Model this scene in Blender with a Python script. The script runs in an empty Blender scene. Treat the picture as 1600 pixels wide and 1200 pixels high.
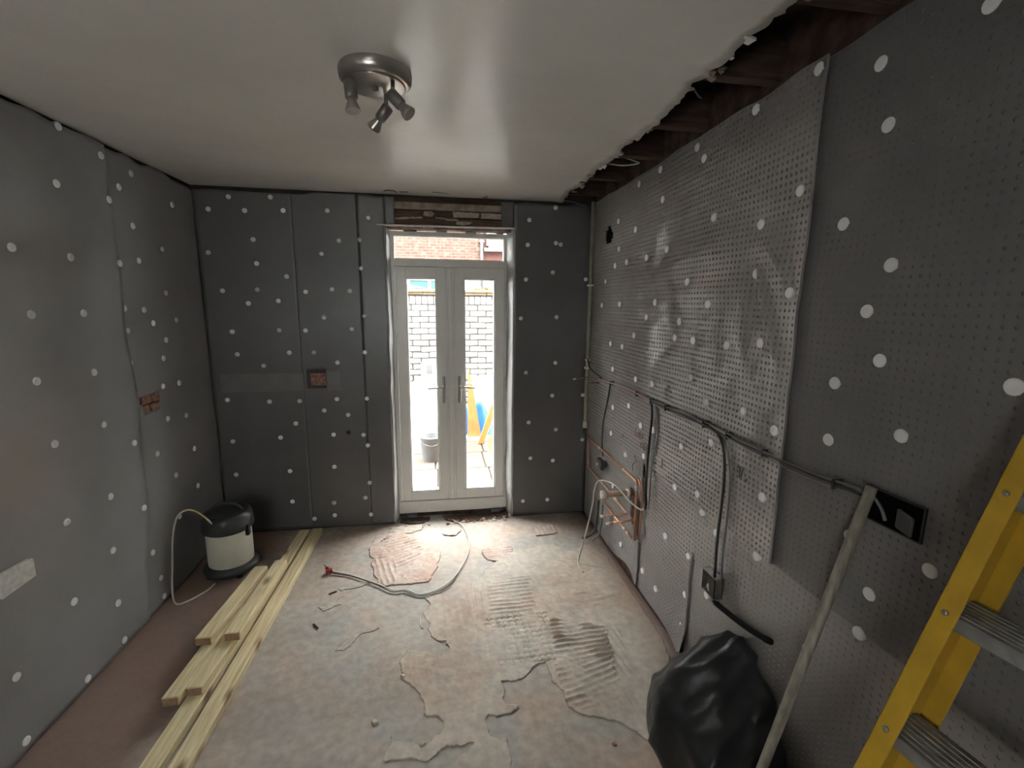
import bpy, math, random
import numpy as np
from mathutils import Vector, Matrix

random.seed(7)
RNG = np.random.RandomState(11)
SC = bpy.context.scene
COL = SC.collection

# ------------------------------------------------------------------ camera
W, H = 2.966, 2.65                      # room width and height (m); back wall at y = 0
CAM = Vector((1.7083, -3.7260, 1.8409))
YAW, PITCH, ROLL, FPX = 0.1585, 0.1722, 0.0093, 714.985
fwd = Vector((math.sin(YAW)*math.cos(PITCH), math.cos(YAW)*math.cos(PITCH), -math.sin(PITCH)))
rgt = Vector((math.cos(YAW), -math.sin(YAW), 0.0))
upv = rgt.cross(fwd)
r2 = rgt*math.cos(ROLL) + upv*math.sin(ROLL)
u2 = upv*math.cos(ROLL) - rgt*math.sin(ROLL)
cam_data = bpy.data.cameras.new('camera')
cam_data.sensor_width = 36.0
cam_data.lens = 36.0*FPX/1600.0
cam_data.clip_start = 0.02
cam_data.clip_end = 200
cam = bpy.data.objects.new('camera', cam_data)
COL.objects.link(cam)
cam.matrix_world = Matrix(((r2.x, u2.x, -fwd.x, CAM.x), (r2.y, u2.y, -fwd.y, CAM.y), (r2.z, u2.z, -fwd.z, CAM.z), (0, 0, 0, 1)))
SC.camera = cam

# ------------------------------------------------------------------ overcast sky, exposure
SKY_ZENITH = 56.0
world = bpy.data.worlds.new('overcast_sky')
SC.world = world
world.use_nodes = True
bg = world.node_tree.nodes['Background']
# overcast sky, twice as bright overhead as at the horizon
wn = world.node_tree
tc = wn.nodes.new('ShaderNodeTexCoord'); sx = wn.nodes.new('ShaderNodeSeparateXYZ')
wn.links.new(tc.outputs['Generated'], sx.inputs[0])
cl = wn.nodes.new('ShaderNodeClamp'); wn.links.new(sx.outputs['Z'], cl.inputs['Value'])
ov = wn.nodes.new('ShaderNodeMath'); ov.operation = 'MULTIPLY_ADD'; ov.inputs[1].default_value = 0.5; ov.inputs[2].default_value = 0.5
wn.links.new(cl.outputs[0], ov.inputs[0])
zs = wn.nodes.new('ShaderNodeMath'); zs.operation = 'MULTIPLY'; zs.inputs[1].default_value = SKY_ZENITH
wn.links.new(ov.outputs[0], zs.inputs[0]); wn.links.new(zs.outputs[0], bg.inputs['Strength'])
bg.inputs['Color'].default_value = (0.985, 0.98, 0.965, 1)
SC.view_settings.view_transform = 'Standard'
SC.view_settings.look = 'None'
SC.view_settings.gamma = 1.0
SC.view_settings.use_curve_mapping = False
SC.view_settings.exposure = 0.36
SC.cycles.use_denoising = True
SC.cycles.max_bounces = 14
SC.cycles.diffuse_bounces = 8
SC.cycles.transparent_max_bounces = 12
SC.cycles.sample_clamp_indirect = 12.0

# ------------------------------------------------------------------ helpers
def vnoise(x, y, seed=0):
    x = np.asarray(x, float); y = np.asarray(y, float)
    xi = np.floor(x).astype(np.int64); yi = np.floor(y).astype(np.int64)
    fx = x-xi; fy = y-yi
    fx = fx*fx*(3-2*fx); fy = fy*fy*(3-2*fy)
    def h(a, b):
        n = (a*374761393 + b*668265263 + seed*982451653) & 0x7fffffff
        n = ((n ^ (n >> 13))*1274126177) & 0x7fffffff
        n = n ^ (n >> 16)
        return (n & 0xffff)/65535.0*2-1
    return (h(xi, yi)*(1-fx)+h(xi+1, yi)*fx)*(1-fy) + (h(xi, yi+1)*(1-fx)+h(xi+1, yi+1)*fx)*fy

def fbm(x, y, seed=0, n=3):
    s = 0; a = 1.0; t = 0
    for i in range(n):
        s = s + a*vnoise(np.asarray(x)*2**i, np.asarray(y)*2**i, seed+i*17); t += a; a *= 0.5
    return s/t

def in_poly(X, Y, poly):
    ins = np.zeros(X.shape, bool)
    n = len(poly); j = n-1
    for i in range(n):
        xi, yi = poly[i]; xj, yj = poly[j]
        c = ((yi > Y) != (yj > Y)) & (X < (xj-xi)*(Y-yi)/((yj-yi) or 1e-9)+xi)
        ins ^= c; j = i
    return ins

def pts(s):
    return [tuple(float(v) for v in t.split(',')) for t in s.split()]

def setp(o, label=None, cat=None, group=None, kind=None):
    if label: o['label'] = label
    if cat: o['category'] = cat
    if group: o['group'] = group
    if kind: o['kind'] = kind
    return o

def link(name, me, mat=None, parent=None, smooth=None):
    if mat is not None and not me.materials: me.materials.append(mat)
    if smooth is not None:
        me.polygons.foreach_set('use_smooth', [smooth]*len(me.polygons)); me.update()
    o = bpy.data.objects.new(name, me)
    COL.objects.link(o)
    if parent is not None:
        o.parent = parent
        o.matrix_parent_inverse = parent.matrix_basis.inverted()
    return o

def empty(name, loc=(0, 0, 0)):
    o = bpy.data.objects.new(name, None)
    o.empty_display_size = 0.1
    COL.objects.link(o); o.location = loc
    return o

class MB:
    def __init__(s): s.v = []; s.f = []; s.sm = []
    def add(s, vs, fs, smooth=False):
        b = len(s.v); s.v += [tuple(v) for v in vs]
        for f in fs: s.f.append(tuple(i+b for i in f)); s.sm.append(smooth)
        return s
    def obox(s, o, a, b, c, bev=0.0):
        o, a, b, c = (Vector(q) for q in (o, a, b, c))
        if bev <= 0:
            vs = [o, o+a, o+a+b, o+b, o+c, o+a+c, o+a+b+c, o+b+c]
            return s.add(vs, [(3, 2, 1, 0), (4, 5, 6, 7), (0, 1, 5, 4), (1, 2, 6, 5), (2, 3, 7, 6), (3, 0, 4, 7)])
        A, B, C = a.normalized()*bev, b.normalized()*bev, c.normalized()*bev
        vs = []; idx = {}
        for i in (0, 1):
            for j in (0, 1):
                for k in (0, 1):
                    p = o + a*i + b*j + c*k
                    da = A*(1-2*i); db = B*(1-2*j); dc = C*(1-2*k)
                    idx[i, j, k, 0] = len(vs); vs.append(p+db+dc)     # on face a
                    idx[i, j, k, 1] = len(vs); vs.append(p+da+dc)     # on face b
                    idx[i, j, k, 2] = len(vs); vs.append(p+da+db)     # on face c
        fs = []
        def add(q, rev): fs.append(tuple(q[::-1]) if rev else tuple(q))
        for i in (0, 1):
            add([idx[i, 0, 0, 0], idx[i, 1, 0, 0], idx[i, 1, 1, 0], idx[i, 0, 1, 0]], i == 0)
            add([idx[0, i, 0, 1], idx[0, i, 1, 1], idx[1, i, 1, 1], idx[1, i, 0, 1]], i == 0)
            add([idx[0, 0, i, 2], idx[1, 0, i, 2], idx[1, 1, i, 2], idx[0, 1, i, 2]], i == 0)
        for i in (0, 1):
            for j in (0, 1):
                add([idx[i, j, 0, 0], idx[i, j, 1, 0], idx[i, j, 1, 1], idx[i, j, 0, 1]], (i+j) % 2 == 0)
                add([idx[i, 0, j, 0], idx[i, 1, j, 0], idx[i, 1, j, 2], idx[i, 0, j, 2]], (i+j) % 2 == 1)
                add([idx[0, i, j, 1], idx[1, i, j, 1], idx[1, i, j, 2], idx[0, i, j, 2]], (i+j) % 2 == 0)
        for i in (0, 1):
            for j in (0, 1):
                for k in (0, 1):
                    add([idx[i, j, k, 0], idx[i, j, k, 1], idx[i, j, k, 2]], (i+j+k) % 2 == 0)
        return s.add(vs, fs)
    def box(s, x0, x1, y0, y1, z0, z1, bev=0.0):
        return s.obox((x0, y0, z0), (x1-x0, 0, 0), (0, y1-y0, 0), (0, 0, z1-z0), bev)
    def tube(s, path, r, n=10, caps=True):
        P = [Vector(p) for p in path]
        R = r if isinstance(r, (list, tuple)) else [r]*len(P)
        t0 = (P[1]-P[0]).normalized()
        ref = Vector((0, 0, 1)) if abs(t0.z) < 0.9 else Vector((1, 0, 0))
        nn = (ref - t0*ref.dot(t0)).normalized()
        vs = []
        for i, p in enumerate(P):
            if i == 0: t = P[1]-P[0]
            elif i == len(P)-1: t = P[-1]-P[-2]
            else: t = (P[i+1]-P[i]).normalized()+(P[i]-P[i-1]).normalized()
            t = t.normalized() if t.length > 1e-9 else t0
            nn = (nn - t*nn.dot(t)).normalized(); bb = t.cross(nn)
            k = 1.0
            if 0 < i < len(P)-1:
                c = (P[i+1]-P[i]).normalized().dot(t); k = 1/max(c, 0.6)
            for j in range(n):
                a = 2*math.pi*j/n
                vs.append(p + (nn*math.cos(a)+bb*math.sin(a))*R[i]*k)
        fs = []
        for i in range(len(P)-1):
            for j in range(n):
                fs.append((i*n+j, i*n+(j+1) % n, (i+1)*n+(j+1) % n, (i+1)*n+j))
        s.add(vs, fs, True)
        if caps:
            b = len(s.v)-len(vs)
            s.f.append(tuple(b+j for j in range(n))[::-1]); s.sm.append(False)
            e = b+(len(P)-1)*n
            s.f.append(tuple(e+j for j in range(n))); s.sm.append(False)
        return s
    def lathe(s, prof, n=24, o=(0, 0, 0), ax=(0, 0, 1), smooth=True, caps=True):
        o = Vector(o); ax = Vector(ax).normalized()
        ref = Vector((1, 0, 0)) if abs(ax.x) < 0.9 else Vector((0, 1, 0))
        e1 = (ref-ax*ref.dot(ax)).normalized(); e2 = ax.cross(e1)
        vs = []
        for r, h in prof:
            for j in range(n):
                a = 2*math.pi*j/n
                vs.append(o+ax*h+(e1*math.cos(a)+e2*math.sin(a))*r)
        fs = []
        for i in range(len(prof)-1):
            for j in range(n):
                fs.append((i*n+j, i*n+(j+1) % n, (i+1)*n+(j+1) % n, (i+1)*n+j))
        s.add(vs, fs, smooth)
        if caps:
            b = len(s.v)-len(vs)
            s.f.append(tuple(b+j for j in range(n))[::-1]); s.sm.append(False)
            e = b+(len(prof)-1)*n
            s.f.append(tuple(e+j for j in range(n))); s.sm.append(False)
        return s
    def prism(s, poly, to3, t):
        n = len(poly)
        vs = [to3(u, v, 0) for u, v in poly]+[to3(u, v, t) for u, v in poly]
        fs = [tuple(range(n))[::-1], tuple(range(n, 2*n))]
        for i in range(n):
            j = (i+1) % n; fs.append((i, j, n+j, n+i))
        return s.add(vs, fs)
    def mesh(s, name):
        me = bpy.data.meshes.new(name)
        me.from_pydata(s.v, [], s.f)
        me.polygons.foreach_set('use_smooth', s.sm)
        me.update()
        return me
    def build(s, name, mat, parent=None):
        return link(name, s.mesh(name), mat, parent)

def smooth_path(P, n=6):
    P = [Vector(p) for p in P]
    Q = [P[0]*2-P[1]]+P+[P[-1]*2-P[-2]]
    out = []
    for i in range(1, len(Q)-2):
        a, b, c, d = Q[i-1], Q[i], Q[i+1], Q[i+2]
        for k in range(n):
            t = k/n
            out.append(0.5*((2*b)+(c-a)*t+(2*a-5*b+4*c-d)*t*t+(3*b-a-3*c+d)*t**3))
    out.append(P[-1])
    return out

# ------------------------------------------------------------------ materials
def mat(name, col, rough=0.6, metal=0.0, spec=0.5, var=0.0, vscale=8.0, col2=None, bump=0.0, bscale=60.0, bdist=0.004, stretch=None, detail=4.0):
    m = bpy.data.materials.new(name); m.use_nodes = True
    nt = m.node_tree; b = nt.nodes['Principled BSDF']
    b.inputs['Base Color'].default_value = (*col, 1)
    b.inputs['Roughness'].default_value = rough
    b.inputs['Metallic'].default_value = metal
    b.inputs['Specular IOR Level'].default_value = spec
    geo = None
    def coords(scale_vec=None):
        g = nt.nodes.new('ShaderNodeNewGeometry')
        if scale_vec:
            mp = nt.nodes.new('ShaderNodeMapping'); mp.inputs['Scale'].default_value = scale_vec
            nt.links.new(g.outputs['Position'], mp.inputs['Vector']); return mp.outputs['Vector']
        return g.outputs['Position']
    if var > 0 or col2:
        n = nt.nodes.new('ShaderNodeTexNoise'); n.inputs['Scale'].default_value = vscale
        n.inputs['Detail'].default_value = detail
        nt.links.new(coords(stretch), n.inputs['Vector'])
        r = nt.nodes.new('ShaderNodeValToRGB')
        c2 = col2 or tuple(min(1, c*(1+var)) for c in col)
        c1 = col if col2 else tuple(c*(1-var) for c in col)
        r.color_ramp.elements[0].position = 0.36; r.color_ramp.elements[1].position = 0.64
        r.color_ramp.elements[0].color = (*c1, 1); r.color_ramp.elements[1].color = (*c2, 1)
        nt.links.new(n.outputs['Fac'], r.inputs['Fac'])
        nt.links.new(r.outputs['Color'], b.inputs['Base Color'])
    if bump > 0:
        n = nt.nodes.new('ShaderNodeTexNoise'); n.inputs['Scale'].default_value = bscale
        n.inputs['Detail'].default_value = 5
        nt.links.new(coords(stretch), n.inputs['Vector'])
        bp = nt.nodes.new('ShaderNodeBump'); bp.inputs['Strength'].default_value = bump
        bp.inputs['Distance'].default_value = bdist
        nt.links.new(n.outputs['Fac'], bp.inputs['Height'])
        nt.links.new(bp.outputs['Normal'], b.inputs['Normal'])
    return m

def membrane_mat(name, ua, col, grid_bump):
    """grey studded plastic membrane; fine stud grid as relief where it is too small to model"""
    m = mat(name, col, rough=0.36, spec=0.6, var=0.10, vscale=2.2)
    nt = m.node_tree; b = nt.nodes['Principled BSDF']
    if grid_bump > 0:
        g = nt.nodes.new('ShaderNodeNewGeometry'); sp = nt.nodes.new('ShaderNodeSeparateXYZ')
        nt.links.new(g.outputs['Position'], sp.inputs['Vector'])
        outs = []
        for ax in (ua, 'Z'):
            mul = nt.nodes.new('ShaderNodeMath'); mul.operation = 'MULTIPLY'; mul.inputs[1].default_value = 2*math.pi/0.025
            nt.links.new(sp.outputs[ax], mul.inputs[0])
            sn = nt.nodes.new('ShaderNodeMath'); sn.operation = 'SINE'
            nt.links.new(mul.outputs[0], sn.inputs[0]); outs.append(sn)
        p = nt.nodes.new('ShaderNodeMath'); p.operation = 'MAXIMUM'
        nt.links.new(outs[0].outputs[0], p.inputs[0]); nt.links.new(outs[1].outputs[0], p.inputs[1])
        n = nt.nodes.new('ShaderNodeTexNoise'); n.inputs['Scale'].default_value = 5; n.inputs['Detail'].default_value = 3
        nt.links.new(g.outputs['Position'], n.inputs['Vector'])
        ma = nt.nodes.new('ShaderNodeMath'); ma.operation = 'MULTIPLY_ADD'; ma.inputs[1].default_value = 6.0
        nt.links.new(n.outputs['Fac'], ma.inputs[0]); nt.links.new(p.outputs[0], ma.inputs[2])
        bp = nt.nodes.new('ShaderNodeBump'); bp.inputs['Strength'].default_value = grid_bump; bp.inputs['Distance'].default_value = 0.0015
        nt.links.new(ma.outputs[0], bp.inputs['Height']); nt.links.new(bp.outputs['Normal'], b.inputs['Normal'])
    return m

MEMCOL_SHADE = (0.108, 0.106, 0.106)  # membrane grey with the back wall's shade put into it
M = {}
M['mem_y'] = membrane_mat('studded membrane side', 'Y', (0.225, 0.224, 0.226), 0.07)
M['mem_x'] = membrane_mat('studded membrane back shaded', 'X', MEMCOL_SHADE, 0.10)  # same membrane as the side walls, darkened for the shaded back wall
M['mem_r'] = mat('studded membrane right', (0.27, 0.256, 0.248), rough=0.27, spec=0.95, var=0.09, vscale=2.6)  # same membrane, lightened for the door light raking this wall
M['mem_rn'] = mat('matt studded membrane near shaded', (0.150, 0.146, 0.143), rough=0.46, spec=0.45, var=0.09, vscale=2.6)  # same membrane, darkened for the dim near end of the wall
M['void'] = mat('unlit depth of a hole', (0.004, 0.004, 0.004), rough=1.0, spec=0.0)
M['mem_rev'] = mat('membrane wrapped reveal lit', (0.36, 0.355, 0.35), rough=0.4, var=0.06, bump=0.25, bscale=55)  # same membrane, lightened for the daylight falling on the reveals
M['plug'] = mat('pale plastic plug', (0.34, 0.34, 0.335), rough=0.45)
M['plaster_dark'] = mat('old dark wall plaster', (0.030, 0.023, 0.019), rough=0.9, var=0.35, vscale=9, bump=0.6, bscale=30)
M['void_brick'] = mat('red masonry darkened for void shade', (0.040, 0.017, 0.013), rough=0.95, col2=(0.085, 0.048, 0.037), vscale=14, bump=0.8, bscale=40, bdist=0.01)  # masonry colour darkened to carry the shade of the ceiling void
M['hole_brick'] = mat('exposed brick in socket hole', (0.20, 0.085, 0.06), rough=0.95, col2=(0.33, 0.20, 0.16), vscale=50, bump=0.8, bscale=80)
M['patch'] = mat('smooth membrane patch', (0.155, 0.153, 0.15), rough=0.45, var=0.08, vscale=12)
M['wpatch'] = mat('white torn plaster patch', (0.62, 0.61, 0.59), rough=0.8, var=0.12, vscale=40, bump=0.5, bscale=70)
M['black'] = mat('black plastic', (0.012, 0.012, 0.012), rough=0.45)
M['blackcable'] = mat('black cable sheath', (0.028, 0.027, 0.027), rough=0.4)
M['greycable'] = mat('grey cable sheath', (0.16, 0.155, 0.15), rough=0.45)
M['palecable'] = mat('pale cable sheath', (0.55, 0.52, 0.47), rough=0.45)
M['copper'] = mat('dull copper pipe', (0.62, 0.33, 0.22), rough=0.38, metal=0.85, var=0.18, vscale=25)
M['pinkwire'] = mat('copper toned wiring', (0.42, 0.24, 0.17), rough=0.5)
M['solder'] = mat('pale solder joint', (0.72, 0.66, 0.60), rough=0.35, metal=0.6)
M['conduit'] = mat('pale green grey conduit', (0.30, 0.31, 0.24), rough=0.5, var=0.12, vscale=12)
M['steel'] = mat('galvanised steel box', (0.42, 0.41, 0.39), rough=0.35, metal=0.9, var=0.2, vscale=40)
M['boxdark'] = mat('dark recessed box', (0.035, 0.032, 0.03), rough=0.6)
M['upvc'] = mat('white upvc', (0.72, 0.715, 0.69), rough=0.32, var=0.02, vscale=6)
M['chrome'] = mat('satin chrome', (0.45, 0.44, 0.43), rough=0.28, metal=1.0)
M['brass'] = mat('brass cylinder', (0.55, 0.42, 0.2), rough=0.35, metal=1.0)
M['nickel'] = mat('brushed nickel', (0.47, 0.44, 0.41), rough=0.30, metal=0.9)
M['nickel_dark'] = mat('brown nickel lamp body', (0.20, 0.18, 0.165), rough=0.4, metal=0.6)
M['lens'] = mat('lamp reflector glass', (0.8, 0.78, 0.75), rough=0.12, metal=0.7)
M['lintel'] = mat('old timber lintel', (0.10, 0.063, 0.045), rough=0.9, var=0.3, vscale=9, bump=0.7, bscale=40, stretch=(1, 6, 6))
M['mortar'] = mat('old pale mortar', (0.42, 0.34, 0.28), rough=0.95, var=0.2, vscale=30, bump=0.8, bscale=50)
M['plastrip'] = mat('bare plaster strip', (0.28, 0.225, 0.19), rough=0.95, var=0.25, vscale=18, bump=0.5, bscale=60)
M['whitelip'] = mat('white plaster lip', (0.62, 0.60, 0.57), rough=0.7, var=0.1, vscale=30)
M['oldwood'] = mat('old joist timber', (0.055, 0.030, 0.020), rough=0.9, var=0.35, vscale=7, bump=0.6, bscale=30, stretch=(1, 8, 8))  # joist colour lowered to carry the void's shade
M['voidwood'] = mat('floorboard underside darkened for void shade', (0.022, 0.015, 0.012), rough=0.95, var=0.3, vscale=8)  # boards painted near black for the unlit void
M['wood'] = None
M['ladder_y'] = mat('yellow fibreglass', (0.50, 0.30, 0.022), rough=0.45, var=0.10, vscale=12)
M['alu'] = mat('worn aluminium tread', (0.36, 0.355, 0.345), rough=0.5, metal=0.6, var=0.15, vscale=30, bump=0.2, bscale=90)
M['pole'] = mat('weathered grey pole', (0.30, 0.275, 0.235), rough=0.5, var=0.25, vscale=10, stretch=(6, 6, 1))
M['sack'] = mat('black polythene', (0.014, 0.0143, 0.0155), rough=0.40, spec=0.40, bump=0.35, bscale=18, bdist=0.01)
M['slit'] = mat('matt black slit strip', (0.008, 0.008, 0.009), rough=0.8, spec=0.15)
M['drum'] = mat('cream vacuum drum', (0.60, 0.58, 0.48), rough=0.4, var=0.05, vscale=9)
M['vacblack'] = mat('dark grey vacuum plastic', (0.035, 0.036, 0.037), rough=0.45)
M['yellowcord'] = mat('yellowed cord', (0.55, 0.42, 0.20), rough=0.5)
M['red'] = mat('red plastic connector', (0.30, 0.03, 0.03), rough=0.45)
M['ink'] = mat('red brown marker ink', (0.16, 0.055, 0.05), rough=0.7)
M['inkdark'] = mat('dark marker ink', (0.04, 0.04, 0.05), rough=0.7)
M['rubble'] = mat('mortar crumbs', (0.50, 0.42, 0.36), rough=0.95, var=0.2, vscale=60)
M['brickcrumb'] = mat('red brick crumbs', (0.33, 0.17, 0.12), rough=0.95, var=0.2, vscale=60)
M['pit'] = mat('dark earth under sill', (0.10, 0.065, 0.05), rough=1.0, var=0.4, vscale=25, bump=0.8, bscale=60, bdist=0.01)
M['packer'] = mat('blue grey plastic packer', (0.10, 0.12, 0.14), rough=0.5)
M['paint_brick'] = mat('whitewashed brick toned down', (0.34, 0.338, 0.333), rough=0.8, var=0.07, vscale=6, bump=0.5, bscale=35)  # whitewash darkened to offset the overbright daylight in the yard
M['paint_joint'] = mat('recessed dark joint', (0.075, 0.073, 0.071), rough=0.9, var=0.1, vscale=9)  # joint darkened so its lines survive the yard's brightness
M['coping'] = mat('buff coping stone', (0.16, 0.115, 0.08), rough=0.9, var=0.15, vscale=12)
M['slab'] = mat('brown paving slab', (0.058, 0.043, 0.033), rough=0.85, var=0.14, vscale=5, bump=0.2, bscale=40)
M['slabjoint'] = mat('dark paving joint', (0.025, 0.018, 0.013), rough=0.95)
M['yardwhite'] = mat('white board', (0.50, 0.51, 0.52), rough=0.5, var=0.03, vscale=3)
M['bucket'] = mat('grey plastic bucket', (0.12, 0.123, 0.127), rough=0.5, var=0.06, vscale=12)
M['blue'] = mat('blue tarpaulin', (0.006, 0.07, 0.24), rough=0.4, var=0.15, vscale=9)
M['orange'] = mat('orange timber board', (0.34, 0.145, 0.045), rough=0.6, var=0.12, vscale=8)
M['ochre'] = mat('yellow ochre sheet', (0.30, 0.145, 0.03), rough=0.6, var=0.07, vscale=5)
M['render'] = mat('white render', (0.66, 0.655, 0.64), rough=0.85, var=0.04, vscale=3)
M['slate'] = mat('grey slate roof', (0.07, 0.07, 0.074), rough=0.7, var=0.25, vscale=14)
M['teal'] = mat('teal glazed window', (0.02, 0.075, 0.075), rough=0.2)
M['greyglass'] = mat('pale window glazing', (0.08, 0.095, 0.10), rough=0.15)
M['downpipe'] = mat('dark grey downpipe', (0.03, 0.028, 0.03), rough=0.5)
M['plant'] = mat('rusty plant leaf', (0.40, 0.20, 0.07), rough=0.7, var=0.3, vscale=40)
M['plantg'] = mat('dull green plant leaf', (0.25, 0.24, 0.07), rough=0.7, var=0.3, vscale=40)

def wood_mat():
    m = bpy.data.materials.new('pale treated pine'); m.use_nodes = True
    nt = m.node_tree; b = nt.nodes['Principled BSDF']; b.inputs['Roughness'].default_value = 0.7
    g = nt.nodes.new('ShaderNodeNewGeometry')
    mp = nt.nodes.new('ShaderNodeMapping'); mp.inputs['Scale'].default_value = (1, 0.06, 1)
    nt.links.new(g.outputs['Position'], mp.inputs['Vector'])
    n = nt.nodes.new('ShaderNodeTexNoise'); n.inputs['Scale'].default_value = 70; n.inputs['Detail'].default_value = 6; n.inputs['Distortion'].default_value = 0.6
    nt.links.new(mp.outputs['Vector'], n.inputs['Vector'])
    r = nt.nodes.new('ShaderNodeValToRGB')
    r.color_ramp.elements[0].position = 0.3; r.color_ramp.elements[0].color = (0.52, 0.41, 0.23, 1)
    r.color_ramp.elements[1].position = 0.68; r.color_ramp.elements[1].color = (0.76, 0.66, 0.43, 1)
    nt.links.new(n.outputs['Fac'], r.inputs['Fac'])
    mp2 = nt.nodes.new('ShaderNodeMapping'); mp2.inputs['Scale'].default_value = (1, 0.45, 1)
    nt.links.new(g.outputs['Position'], mp2.inputs['Vector'])
    v = nt.nodes.new('ShaderNodeTexVoronoi'); v.inputs['Scale'].default_value = 7
    nt.links.new(mp2.outputs['Vector'], v.inputs['Vector'])
    r2_ = nt.nodes.new('ShaderNodeValToRGB')
    r2_.color_ramp.elements[0].position = 0.06; r2_.color_ramp.elements[0].color = (1, 1, 1, 1)
    r2_.color_ramp.elements[1].position = 0.20; r2_.color_ramp.elements[1].color = (0, 0, 0, 1)
    nt.links.new(v.outputs['Distance'], r2_.inputs['Fac'])
    mx = nt.nodes.new('ShaderNodeMixRGB'); mx.inputs['Color2'].default_value = (0.20, 0.11, 0.055, 1)
    nt.links.new(r2_.outputs['Color'], mx.inputs['Fac']); nt.links.new(r.outputs['Color'], mx.inputs['Color1'])
    nt.links.new(mx.outputs['Color'], b.inputs['Base Color'])
    bp = nt.nodes.new('ShaderNodeBump'); bp.inputs['Strength'].default_value = 0.25; bp.inputs['Distance'].default_value = 0.002
    nt.links.new(n.outputs['Fac'], bp.inputs['Height']); nt.links.new(bp.outputs['Normal'], b.inputs['Normal'])
    return m
M['wood'] = wood_mat()
M['endgrain'] = mat('sawn end grain shaded', (0.30, 0.19, 0.12), rough=0.9, var=0.2, vscale=60)  # end colour darkened for facing away from the door light

def floor_mat(name, a, b_, c_red, redline):
    """concrete with dust: a / b_ patches, brick-red dust towards the left wall and the room edges"""
    m = bpy.data.materials.new(name); m.use_nodes = True
    nt = m.node_tree; b = nt.nodes['Principled BSDF']; b.inputs['Roughness'].default_value = 0.75
    b.inputs['Specular IOR Level'].default_value = 0.35
    g = nt.nodes.new('ShaderNodeNewGeometry')
    n = nt.nodes.new('ShaderNodeTexNoise'); n.inputs['Scale'].default_value = 2.6; n.inputs['Detail'].default_value = 7; n.inputs['Roughness'].default_value = 0.6
    nt.links.new(g.outputs['Position'], n.inputs['Vector'])
    r = nt.nodes.new('ShaderNodeValToRGB')
    r.color_ramp.elements[0].position = 0.38; r.color_ramp.elements[0].color = (*a, 1)
    r.color_ramp.elements[1].position = 0.62; r.color_ramp.elements[1].color = (*b_, 1)
    nt.links.new(n.outputs['Fac'], r.inputs['Fac'])
    n2 = nt.nodes.new('ShaderNodeTexNoise'); n2.inputs['Scale'].default_value = 22; n2.inputs['Detail'].default_value = 6
    nt.links.new(g.outputs['Position'], n2.inputs['Vector'])
    r2_ = nt.nodes.new('ShaderNodeValToRGB')
    r2_.color_ramp.elements[0].position = 0.3; r2_.color_ramp.elements[0].color = (0.82, 0.82, 0.82, 1)
    r2_.color_ramp.elements[1].position = 0.7; r2_.color_ramp.elements[1].color = (1.12, 1.10, 1.08, 1)
    nt.links.new(n2.outputs['Fac'], r2_.inputs['Fac'])
    mu = nt.nodes.new('ShaderNodeMixRGB'); mu.blend_type = 'MULTIPLY'; mu.inputs['Fac'].default_value = 1
    nt.links.new(r.outputs['Color'], mu.inputs['Color1']); nt.links.new(r2_.outputs['Color'], mu.inputs['Color2'])
    n3 = nt.nodes.new('ShaderNodeTexNoise'); n3.inputs['Scale'].default_value = 1.5; n3.inputs['Detail'].default_value = 8; n3.inputs['Roughness'].default_value = 0.65
    nt.links.new(g.outputs['Position'], n3.inputs['Vector'])
    r3 = nt.nodes.new('ShaderNodeValToRGB'); r3.color_ramp.elements[0].position = 0.46; r3.color_ramp.elements[1].position = 0.66
    r3.color_ramp.elements[1].color = (0.75, 0.75, 0.75, 1)
    nt.links.new(n3.outputs['Fac'], r3.inputs['Fac'])
    pk = nt.nodes.new('ShaderNodeMixRGB'); pk.blend_type = 'MULTIPLY'; pk.inputs['Color2'].default_value = (1.0, 0.80, 0.70, 1)
    nt.links.new(r3.outputs['Color'], pk.inputs['Fac']); nt.links.new(mu.outputs['Color'], pk.inputs['Color1'])
    last = pk.outputs['Color']
    if redline:
        sp = nt.nodes.new('ShaderNodeSeparateXYZ'); nt.links.new(g.outputs['Position'], sp.inputs['Vector'])
        def edge(axis, lo, hi):
            ma = nt.nodes.new('ShaderNodeMath'); ma.operation = 'MULTIPLY_ADD'; ma.inputs[1].default_value = 0.35; 
            nt.links.new(n.outputs['Fac'], ma.inputs[0]); nt.links.new(sp.outputs[axis], ma.inputs[2])
            mr = nt.nodes.new('ShaderNodeMapRange'); mr.inputs['From Min'].default_value = lo+0.175; mr.inputs['From Max'].default_value = hi+0.175
            nt.links.new(ma.outputs[0], mr.inputs['Value']); return mr.outputs['Result']
        e1 = edge('X', 0.62, 0.40); e2 = edge('X', 2.74, 2.95)
        mxm = nt.nodes.new('ShaderNodeMath'); mxm.operation = 'MAXIMUM'
        nt.links.new(e1, mxm.inputs[0]); nt.links.new(e2, mxm.inputs[1])
        sc = nt.nodes.new('ShaderNodeMath'); sc.operation = 'MULTIPLY'; sc.inputs[1].default_value = 0.8
        nt.links.new(mxm.outputs[0], sc.inputs[0])
        mx = nt.nodes.new('ShaderNodeMixRGB'); mx.inputs['Color2'].default_value = (*c_red, 1)
        nt.links.new(sc.outputs[0], mx.inputs['Fac']); nt.links.new(last, mx.inputs['Color1']); last = mx.outputs['Color']
    nt.links.new(last, b.inputs['Base Color'])
    bp = nt.nodes.new('ShaderNodeBump'); bp.inputs['Strength'].default_value = 0.6; bp.inputs['Distance'].default_value = 0.004
    nt.links.new(n2.outputs['Fac'], bp.inputs['Height']); nt.links.new(bp.outputs['Normal'], b.inputs['Normal'])
    return m
M['floor'] = floor_mat('dusty concrete floor', (0.345, 0.33, 0.31), (0.42, 0.37, 0.33), (0.19, 0.115, 0.09), True)
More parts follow.
